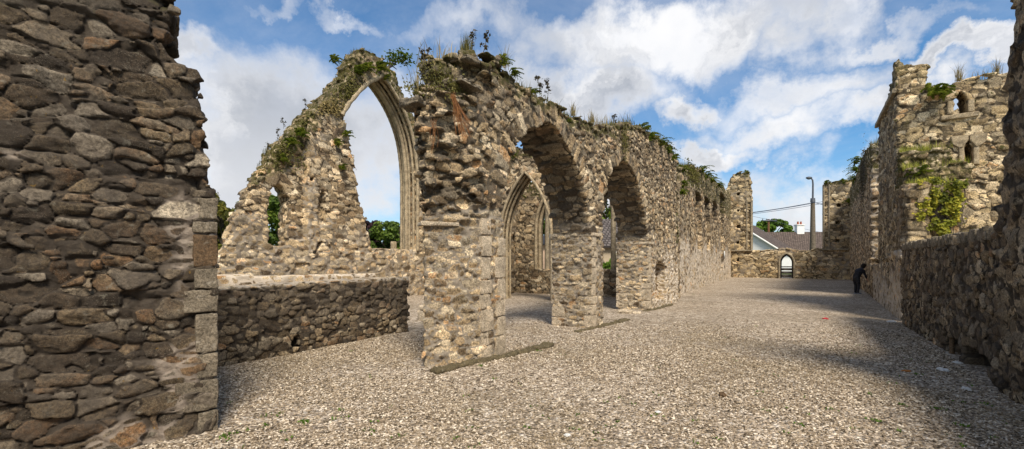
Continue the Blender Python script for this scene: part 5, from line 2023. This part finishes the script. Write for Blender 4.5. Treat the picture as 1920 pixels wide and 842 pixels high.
tree('tree', T(416, 34), 7.2, 2.4, 'olive green tree between the near pier and the sloping gable', 'tree2', 1, 6500, .2)
tree('tree', T(385, 38), 6.6, 2.5, 'tree half hidden behind the near pier', 'tree2', 21, 4000, .22)
tree('tree', T(440, 40), 5.8, 2.6, 'tree behind the sloping edge of the gable', 'tree2', 22, 4000, .22)
tree('tree', T(522, 36), 7.4, 3.0, 'tree filling the arched window of the gable', 'tree1', 2, 6500, .2)
tree('tree', T(697, 46), 6.0, 2.3, 'dark purple beech seen at the foot of the great arch', 'purple', 3, 5000, .25, squash=.9)
tree('tree', T(735, 44), 5.5, 2.2, 'bright green tree beside the purple beech', 'tree1', 4, 5500, .2)
tree('tree', T(757, 48), 5.6, 2.1, 'green tree against the moulded jamb of the great arch', 'hedge', 5, 5000, .2)
tree('tree', T(1012, 52), 8.2, 3.0, 'leafy tree over the peach coloured house', 'tree1', 6, 4500, .26)
tree('tree', T(1142, 62), 12, 4.0, 'tall green tree behind the tiled house seen through the second arch', 'tree1', 7, 4500, .35)
tree('tree', T(1450, 110), 11.6, 4.4, 'round yellowish tree behind the bungalow roofs', 'hedge', 8, 9000, .5, cz=.6)
tree('tree', T(1466, 112), 8.6, 3.5, 'low tree right of the utility pole', 'tree2', 9, 3000, .34)
tree('tree', T(1414, 95), 9.5, 2.2, 'dark green spiky tree beside the left window stump', 'tree1', 10, 3000, .4)


def hedge():
    v = Veg()
    p = uv(26, -9)
    n = 9000
    Z = 27.0
    X = RNG.uniform(4.0, 8.5, n); Y = Z + RNG.uniform(-.5, .5, n)
    top = 1.8 + .25 * np.sin(X * 2.1) + .15 * np.sin(X * 5.3)
    z = RNG.random(n) ** .7 * top
    v.leaves(np.stack([X, Y, z], 1), np.tile([0, -1, .6], (n, 1)), .1, .5, jit=1)
    tag(v.build('hedge', M['hedge']), 'clipped bright green hedge seen through the second arch', 'hedge')


hedge()

# ------------------------------------------------------------------ houses
def tile_mat(name, c, sx=3.2):
    m, g, b = new_mat(name)
    tc = g.new('ShaderNodeTexCoord')
    w = g.new('ShaderNodeTexBrick')
    g.l.new(tc.outputs['UV'], w.inputs['Vector'])
    w.inputs['Scale'].default_value = 1
    w.inputs['Brick Width'].default_value = .3
    w.inputs['Row Height'].default_value = .32
    w.inputs['Mortar Size'].default_value = .045
    w.inputs['Color1'].default_value = (*[q * 1.3 for q in c], 1)
    w.inputs['Color2'].default_value = (*[q * .75 for q in c], 1)
    w.inputs['Mortar'].default_value = (*[q * .3 for q in c], 1)
    g.l.new(w.outputs['Color'], b.inputs['Base Color'])
    bp = g.new('ShaderNodeBump'); bp.inputs['Strength'].default_value = .8; bp.inputs['Distance'].default_value = .05
    g.l.new(w.outputs['Fac'], bp.inputs['Height']); bp.invert = True
    g.l.new(bp.outputs[0], b.inputs['Normal'])
    return m


M['tile_brown'] = tile_mat('brown_roof_tiles', (.13, .10, .085))
M['tile_grey'] = tile_mat('grey_roof_tiles', (.12, .105, .10))
M['render_white'] = plain_mat('white_render', (.78, .78, .76), .05, 2, .8, .05)
M['render_peach'] = plain_mat('peach_render', (.72, .52, .38), .06, 2, .8, .05)
M['render_tan'] = plain_mat('tan_render', (.42, .35, .25), .1, 2, .8, .1)
M['slate'] = plain_mat('dark_roof', (.03, .03, .035), .3, 4, .7, .1)
M['glass'] = plain_mat('window_glass', (.25, .3, .36), .2, 2, .15, .0)
M['concrete'] = plain_mat('concrete_pole', (.14, .115, .085), .3, 6, .9, .3)
M['steel'] = plain_mat('galvanised_steel', (.12, .13, .15), .2, 6, .5, .05, metal=.4)
M['redpot'] = plain_mat('chimney_pot', (.32, .1, .05), .2, 6, .8, .1)


def house(name, c, ang, L, Wd, ze, zr, label, wall, roof, chim=None, wins=(), over=.35):
    """gabled house, ridge along local x"""
    root = empty(name, (c[0], c[1], 0), label, 'house')
    ca, sa = math.cos(ang), math.sin(ang)
    def P(x, y, z): return (c[0] + x * ca - y * sa, c[1] + x * sa + y * ca, z)
    l, w = L / 2, Wd / 2
    V = [P(-l, -w, 0), P(l, -w, 0), P(l, w, 0), P(-l, w, 0), P(-l, -w, ze), P(l, -w, ze), P(l, w, ze), P(-l, w, ze), P(-l, 0, zr), P(l, 0, zr)]
    Q = [(0, 1, 5, 4), (2, 3, 7, 6)]
    me = mesh_obj('wall', V, [np.array(Q), np.array([(0, 4, 8, 7, 3)]), np.array([(1, 2, 6, 9, 5)])], M[wall], root, smooth=False)
    k = (zr - ze) / w
    bm = bmesh.new()
    uvl = bm.loops.layers.uv.new('UVMap')
    lo = l + over; wo = w + over; zo = ze - k * over
    sl = math.hypot(wo, zr - zo)
    for sg in (-1, 1):
        for dz, rev in ((.03, False), (.17, True)):
            q = [P(-lo, sg * wo, zo + dz), P(lo, sg * wo, zo + dz), P(lo, 0, zr + dz), P(-lo, 0, zr + dz)]
            vs = [bm.verts.new(p) for p in q]
            f = bm.faces.new(vs)
            for lp, (u_, v_) in zip(f.loops, ((0, 0), (2 * lo, 0), (2 * lo, sl), (0, sl))):
                lp[uvl].uv = (u_, v_)
        a = [P(-lo, sg * wo, zo + .03), P(lo, sg * wo, zo + .03), P(lo, sg * wo, zo + .17), P(-lo, sg * wo, zo + .17)]
        bm.faces.new([bm.verts.new(p) for p in a])
    m = bpy.data.meshes.new('roof'); bm.to_mesh(m); bm.free(); m.materials.append(M[roof])
    ro = bpy.data.objects.new('roof', m); C.objects.link(ro); ro.parent = root; ro.location = (-c[0], -c[1], 0)
    ro['_b'] = [0., 0., 0.]
    # barge boards
    mb = MB()
    for ex in (-1, 1):
        for sg in (-1, 1):
            p0 = np.array(P(ex * (lo + .03), sg * wo, zo - .02)); p1 = np.array(P(ex * (lo + .03), 0, zr - .02))
            d = (p1 - p0) / 2
            ax = np.array(P(1, 0, 0)) - np.array(P(0, 0, 0))
            mb = MB(); mb.box((p0 + p1) / 2, d, ax * .03, (0, 0, .15)); mb.build('barge_board', M['render_white'], root)
    if chim:
        x, y, zt = chim
        mb = MB()
        ax = np.array([ca, sa, 0]); ay = np.array([-sa, ca, 0])
        mb.box(np.array(P(x, y, (zr - .8 + zt) / 2)), ax * .6, ay * .45, (0, 0, (zt - zr + .8) / 2))
        mb.box(np.array(P(x, y, zt + .08)), ax * .7, ay * .55, (0, 0, .08))
        ch = mb.build('chimney', M['render_white'], root, smooth=False)
        mb = MB()
        for q in (-.25, .25):
            mb.tube([P(x + q, y, zt + .14), P(x + q, y, zt + .7)], [.17, .13], 10)
        mb.build('chimney_pot', M['redpot'], ch)
    for (x, z, ww, hh, side) in wins:
        mb = MB()
        ax = np.array([ca, sa, 0]); ay = np.array([-sa, ca, 0])
        mb.box(np.array(P(x, side * (w + .02), z)), ax * ww / 2, ay * .05, (0, 0, hh / 2))
        wf = mb.build('window', M['render_white'], root, smooth=False)
        mb = MB()
        mb.box(np.array(P(x, side * (w + .05), z)), ax * (ww / 2 - .1), ay * .04, (0, 0, hh / 2 - .1))
        mb.build('pane', M['glass'], wf, smooth=False)
    return root


# white gabled bungalow left of the doorway: gable end faces the camera
cA = at_depth(1418, 470, 62)
house('bungalow', (34.0, 66.4), R(50), 12, 11.4, 2.9, 7.0, 'white gabled bungalow with a brown roof behind the end wall, left of the gate', 'render_white', 'tile_brown')
cB = at_depth(1530, 470, 76)
house('bungalow', (cB.x + 1, 80), R(-4), 22, 9, 2.75, 6.6, 'long bungalow with a brown tiled roof and white chimney behind the end wall', 'render_white', 'tile_brown', chim=(-1.2, 0, 7.9))
cC = at_depth(1475, 500, 54)
cP = at_depth(1020, 470, 40)
house('cottage', (cP.x, 43), R(0), 7, 5, 3.1, 3.9, 'peach rendered cottage with a dark roof seen through the chapel window', 'render_peach', 'slate')
cD = at_depth(1148, 470, 36)
house('cottage', (cD.x + .4, 39.5), R(0), 9, 6, 2.9, 5.1, 'tan cottage with a grey tiled roof seen through the second arch', 'render_tan', 'tile_grey', wins=((.6, 1.9, 1.3, 1.1, -1),))

# ------------------------------------------------------------------ street furniture beyond the end wall
def street_lamp():
    p = at_depth(1524, 470, 50)
    x, y = p.x, p.y
    root = empty('street_lamp', (x, y, 0), 'tall street lamp on a tapered concrete pole rising behind the end wall', 'street lamp')
    def zz(py): return HC + (HY - py) / FP * y
    mb = MB(); mb.tube([(x, y, 0), (x, y, zz(430)), (x, y, zz(378))], [.3, .26, .2], 12); mb.build('pole', M['concrete'], root)
    mb = MB(); mb.tube([(x, y, zz(378) - .05), (x, y, zz(376) + .25)], [.25, .22], 12); mb.build('collar', M['steel'], root)
    pts = [(x, y, zz(376)), (x + .02, y, zz(345)), (x - .02, y, zz(338)), (x - .12, y, zz(335.5)), (x - .26, y, zz(334))]
    mb = MB(); mb.tube(pts, [.10, .09, .08, .07, .06], 8); mb.build('arm', M['steel'], root)
    hc = np.array([x - .42, y, zz(333.5)])
    bm = bmesh.new()
    bmesh.ops.create_uvsphere(bm, u_segments=16, v_segments=10, radius=1, matrix=Matrix.Translation(Vector(hc.tolist())) @ Matrix.Diagonal((.34, .24, .14, 1)))
    V = np.array([list(v.co) for v in bm.verts]); 
    me = bpy.data.meshes.new('lamp_head'); bm.to_mesh(me); bm.free()
    for pl_ in me.polygons: pl_.use_smooth = True
    me.materials.append(M['steel'])
    o = bpy.data.objects.new('lamp_head', me); C.objects.link(o); o.parent = root; o.location = (-x, -y, 0)
    mb = MB(); mb.tube([(hc[0], y, hc[2] - .1), (hc[0], y, hc[2] - .18)], [.2, .12], 12)
    mb.build('lens', M['glass'], root)
    return x, y, zz


LX, LY, LZ = street_lamp()


def utility_pole():
    p = at_depth(1441, 440, 92)
    x, y = p.x, p.y
    root = empty('utility_pole', (x, y, 0), 'brown wooden utility pole with a crossbar behind the roofs', 'utility pole')
    zz = lambda py: HC + (HY - py) / FP * y
    mb = MB(); mb.tube([(x, y, 0), (x, y, zz(411))], [.26, .2], 10); mb.build('pole', M['polewood'], root)
    mb = MB(); mb.box((x, y - .22, zz(414)), (1.5, 0, 0), (0, .08, 0), (0, 0, .1)); mb.build('crossbar', M['steel'], root)
    for q in (-1.3, -.5, .6, 1.3):
        mb = MB(); mb.tube([(x + q, y - .22, zz(414) + .1), (x + q, y - .22, zz(414) + .42)], [.09, .06], 8); mb.build('insulator', M['steel'], root)
    return x, y, zz(412)


M['polewood'] = plain_mat('pole_wood', (.17, .08, .04), .3, 6)
UX, UY, UZ = utility_pole()
M['wire'] = plain_mat('wire', (.04, .06, .10), .1, 2, .6, 0)


def wire(a, b, sag, r, lab):
    a, b = np.array(a), np.array(b)
    t = np.linspace(0, 1, 22)[:, None]
    P = a + (b - a) * t - np.array([0, 0, 1]) * (sag * 4 * t * (1 - t))
    mb = MB(); mb.tube(P, r, 5)
    tag(mb.build('overhead_wire', M['wire']), lab, 'wire', 'overhead wires')


def W_(px_, py, Z): return list(at_depth(px_, py, Z))


wire(W_(1300, 408, 50), (LX, LY - .2, LZ(380)), .25, .035, 'lowest and thickest overhead wire running left from the street lamp pole')
wire((LX, LY - .2, LZ(380)), W_(1700, 392, 50), .5, .035, 'overhead wire running right from the street lamp pole to the window stump')
wire(W_(1300, 412, 60), W_(1700, 345, 60), .5, .03, 'topmost overhead wire between the two window stumps')
wire(W_(1300, 413, 60), W_(1700, 350, 60), .5, .03, 'second overhead wire from the top between the two window stumps')
wire((UX, UY - .3, UZ), W_(1600, 445, 92), .4, .028, 'faint thin wire running right from the wooden utility pole')
wire(W_(1300, 372, 92), (UX, UY - .3, UZ), .4, .028, 'faint thin wire running left from the wooden utility pole')

# ------------------------------------------------------------------ person
M['cloth'] = plain_mat('black_cloth', (.02, .021, .028), .6, 9, .8, .6)
M['jeans'] = plain_mat('dark_trousers', (.014, .016, .026), .3, 20, .9, .2)
M['skin'] = plain_mat('skin', (.42, .25, .18), .1, 20, .6, .1)
M['hair'] = plain_mat('dark_hair', (.02, .015, .012), .3, 40, .8, .3)
M['shoe'] = plain_mat('grey_shoe', (.2, .22, .26), .2, 20, .7, .1)


def skin_mesh(name, verts, edges, rad, mat, parent, root=0, sub=2):
    me = bpy.data.meshes.new(name)
    me.from_pydata([tuple(v) for v in verts], edges, [])
    o = bpy.data.objects.new(name, me); C.objects.link(o)
    sk = o.modifiers.new('skin', 'SKIN')
    for i, sv in enumerate(me.skin_vertices[0].data):
        r = rad[i]
        sv.radius = (r, r) if np.isscalar(r) else r
        sv.use_root = (i == root)
    sk.use_smooth_shade = True
    ss = o.modifiers.new('sub', 'SUBSURF'); ss.levels = sub; ss.render_levels = sub
    me.materials.append(M[mat])
    if parent: o.parent = parent
    return o


def person():
    g0 = gnd(1606, 552)
    root = empty('person', (g0[0], g0[1], 0), 'person in a black jacket bending towards the nave wall at the right', 'person')
    root.rotation_euler = (0, 0, R(8))
    # local: x to the right (towards the wall), y away, z up; torso bent forward to +x
    V = [(0, 0, .80), (.05, 0, .95), (.13, 0, 1.09), (.21, 0, 1.2), (.29, 0, 1.25), (.33, 0, 1.29),      # pelvis, spine, chest, neck
         (-.02, -.09, .76), (.03, -.10, .42), (-.04, -.10, .09), (.08, -.11, .045),
         (-.02, .09, .76), (.06, .10, .42), (.03, .10, .09), (.15, .11, .045),
         (.20, -.18, 1.15), (.27, -.21, .93), (.38, -.17, .76),
         (.20, .18, 1.15), (.29, .2, .95), (.4, .12, .85)]
    E = [(0, 1), (1, 2), (2, 3), (3, 4), (4, 5), (0, 6), (6, 7), (7, 8), (8, 9), (0, 10), (10, 11), (11, 12), (12, 13), (3, 14), (14, 15), (15, 16), (3, 17), (17, 18), (18, 19)]
    Rr = [.14, .15, .17, .15, .06, .055, .10, .07, .05, .04, .10, .07, .05, .04, .07, .05, .035, .07, .05, .035]
    skin_mesh('body', V, E, Rr, 'cloth', root)
    # head, with a face turned down to the wall
    bm = bmesh.new()
    bmesh.ops.create_uvsphere(bm, u_segments=20, v_segments=14, radius=.105)
    for v in bm.verts:
        x, y, z = v.co
        v.co = Vector((x * 1.05, y * .82, z * 1.22))
        if x > .06 and abs(y) < .03 and -.05 < z < .02: v.co.x += .022     # nose
        if x > .05 and -.1 < z < -.06: v.co.x += .006                     # chin
        if x > .06 and .02 < abs(y) < .06 and 0 < z < .05: v.co.x -= .01    # eye sockets
    me = bpy.data.meshes.new('head'); bm.to_mesh(me); bm.free()
    for p in me.polygons: p.use_smooth = True
    me.materials.append(M['skin'])
    h = bpy.data.objects.new('head', me); C.objects.link(h); h.parent = root
    h.location = (.39, 0, 1.37); h.rotation_euler = (0, R(32), 0)
    bm = bmesh.new()
    bmesh.ops.create_uvsphere(bm, u_segments=20, v_segments=14, radius=.112)
    for v in list(bm.verts):
        x, y, z = v.co
        v.co = Vector((x * 1.08, y * .88, z * 1.24))
    bmesh.ops.delete(bm, geom=[v for v in bm.verts if v.co.x > .045 and v.co.z < .06], context='VERTS')
    me = bpy.data.meshes.new('hair'); bm.to_mesh(me); bm.free(); me.materials.append(M['hair'])
    for p in me.polygons: p.use_smooth = True
    hr = bpy.data.objects.new('hair', me); C.objects.link(hr); hr.parent = h
    # hands: palm, four fingers and a thumb
    for sgn, w in ((-1, (.38, -.17, .76)), (1, (.4, .12, .85))):
        w = np.array(w); d = np.array([.6, 0, -.8]) if sgn < 0 else np.array([.9, 0, -.3])
        d = d / np.linalg.norm(d)
        side = np.array([0, 1, 0.])
        V = [w - d * .02, w + d * .05]; E = [(0, 1)]; Rr = [.026, .03]
        for k in range(4):
            b = w + d * .08 + side * (k - 1.5) * .02
            L = (.06, .075, .07, .05)[k]
            i = len(V)
            V += [b, b + d * L * .55 + np.array([0, 0, -.008]), b + d * L + np.array([-.01, 0, -.022])]
            E += [(1, i), (i, i + 1), (i + 1, i + 2)]; Rr += [.011, .009, .007]
        i = len(V)
        V += [w + d * .03 - side * sgn * -.03, w + d * .07 + side * sgn * -.055]
        E += [(0, i), (i, i + 1)]; Rr += [.011, .009]
        skin_mesh('hand', V, E, Rr, 'skin', root, sub=1)
    for (x, y) in ((.04, -.11), (.11, .11)):
        bm = bmesh.new()
        bmesh.ops.create_uvsphere(bm, u_segments=14, v_segments=8, radius=1, matrix=Matrix.Translation((x, y, .045)) @ Matrix.Diagonal((.14, .055, .055, 1)))
        for v in bm.verts: v.co.z = max(v.co.z, .005)
        me = bpy.data.meshes.new('shoe'); bm.to_mesh(me); bm.free(); me.materials.append(M['shoe'])
        for p in me.polygons: p.use_smooth = True
        s_ = bpy.data.objects.new('shoe', me); C.objects.link(s_); s_.parent = root


person()

# ------------------------------------------------------------------ small things on the gravel
def litter(px_, py, sx, sy, h, label, mat, name='litter', seed=0):
    p = gnd(px_, py)
    zg = float(ground_z(np.array([p[0]]), np.array([p[1]]))[0])
    bm = bmesh.new()
    bmesh.ops.create_icosphere(bm, subdivisions=3, radius=1)
    rs = random.Random(seed)
    ph = [rs.uniform(0, 6) for _ in range(4)]
    for v in bm.verts:
        c = v.co
        k = 1 + .25 * math.sin(c.x * 4 + ph[0]) * math.cos(c.y * 5 + ph[1]) + .12 * math.sin(c.z * 9 + ph[2] + c.x * 7)
        v.co = Vector((c.x * sx * k, c.y * sy * k, max(c.z * h * k, -.01)))
    me = bpy.data.meshes.new(name); bm.to_mesh(me); bm.free(); me.materials.append(M[mat])
    o = bpy.data.objects.new(name, me); C.objects.link(o)
    o.location = (p[0], p[1], zg + .012); o.rotation_euler = (0, 0, rs.uniform(0, 3))
    return tag(o, label, name.replace('_', ' '))


litter(1767, 694, .09, .05, .03, 'crumpled white paper in the gravel before the wall recesses', 'white', 'paper', 1)
litter(1794, 682, .06, .03, .02, 'small white paper scrap beside the first wall recess', 'white', 'paper', 2)
litter(1812, 729, .045, .03, .03, 'pale pebble below the arched recess', 'white', 'pebble', 3)
litter(1672, 603, .12, .06, .04, 'white bag lying at the foot of the pale right wall', 'white', 'bag', 4)
litter(1548, 597, .075, .035, .03, 'small red wrapper in the middle of the gravel', 'red', 'wrapper', 5)
litter(1700, 695, .06, .04, .012, 'orange leaf on the gravel near the dark right wall', 'orange', 'leaf', 6)
litter(1356, 742, .055, .04, .035, 'dark grey stone on the foreground gravel', 'dressed_dark', 'pebble', 7)
litter(1234, 775, .03, .025, .012, 'white chip on the foreground gravel right of centre', 'white', 'pebble', 8)
litter(1064, 816, .03, .02, .015, 'white chip near the bottom middle of the gravel', 'white', 'pebble', 9)




def ground_weeds():
    v = Veg()
    rs = np.random.default_rng(5)
    spots = [(572, 793, 26), (500, 800, 8), (640, 770, 8), (450, 812, 12), (520, 780, 6), (860, 820, 6), (1690, 760, 14), (1640, 790, 14), (1760, 770, 12), (1800, 800, 16), (1500, 800, 8), (1560, 770, 6),
             (700, 810, 8), (1720, 700, 14), (1850, 760, 14), (660, 660, 6), (1150, 800, 5), (420, 820, 20), (1245, 574, 20), (1300, 552, 20), (1010, 660, 14), (900, 690, 12), (560, 655, 16), (480, 670, 14), (700, 634, 12)]
    for k in range(90):
        spots.append((rs.uniform(400, 1900), 560 + 280 * rs.random() ** .6, rs.integers(2, 6)))
    for x, y, n in spots:
        p = gnd(x, y)
        if DV @ p > 1.9: continue
        c = np.array([p[0], p[1], float(ground_z(p[:1], p[1:])[0])])
        r = np.concatenate([rs.normal(size=(n, 2)) * .03, np.zeros((n, 1))], 1)
        v.blades(c + r, .035, .009, .9, shade=.5)
        v.leaves(c + r + [0, 0, .012], np.tile([0, 0, 1.], (n, 1)), .018, .5, jit=.7)
    tag(v.build('ground_weeds', M['hedge']), 'tiny green weeds scattered through the gravel', 'weeds', kind='stuff')


ground_weeds()
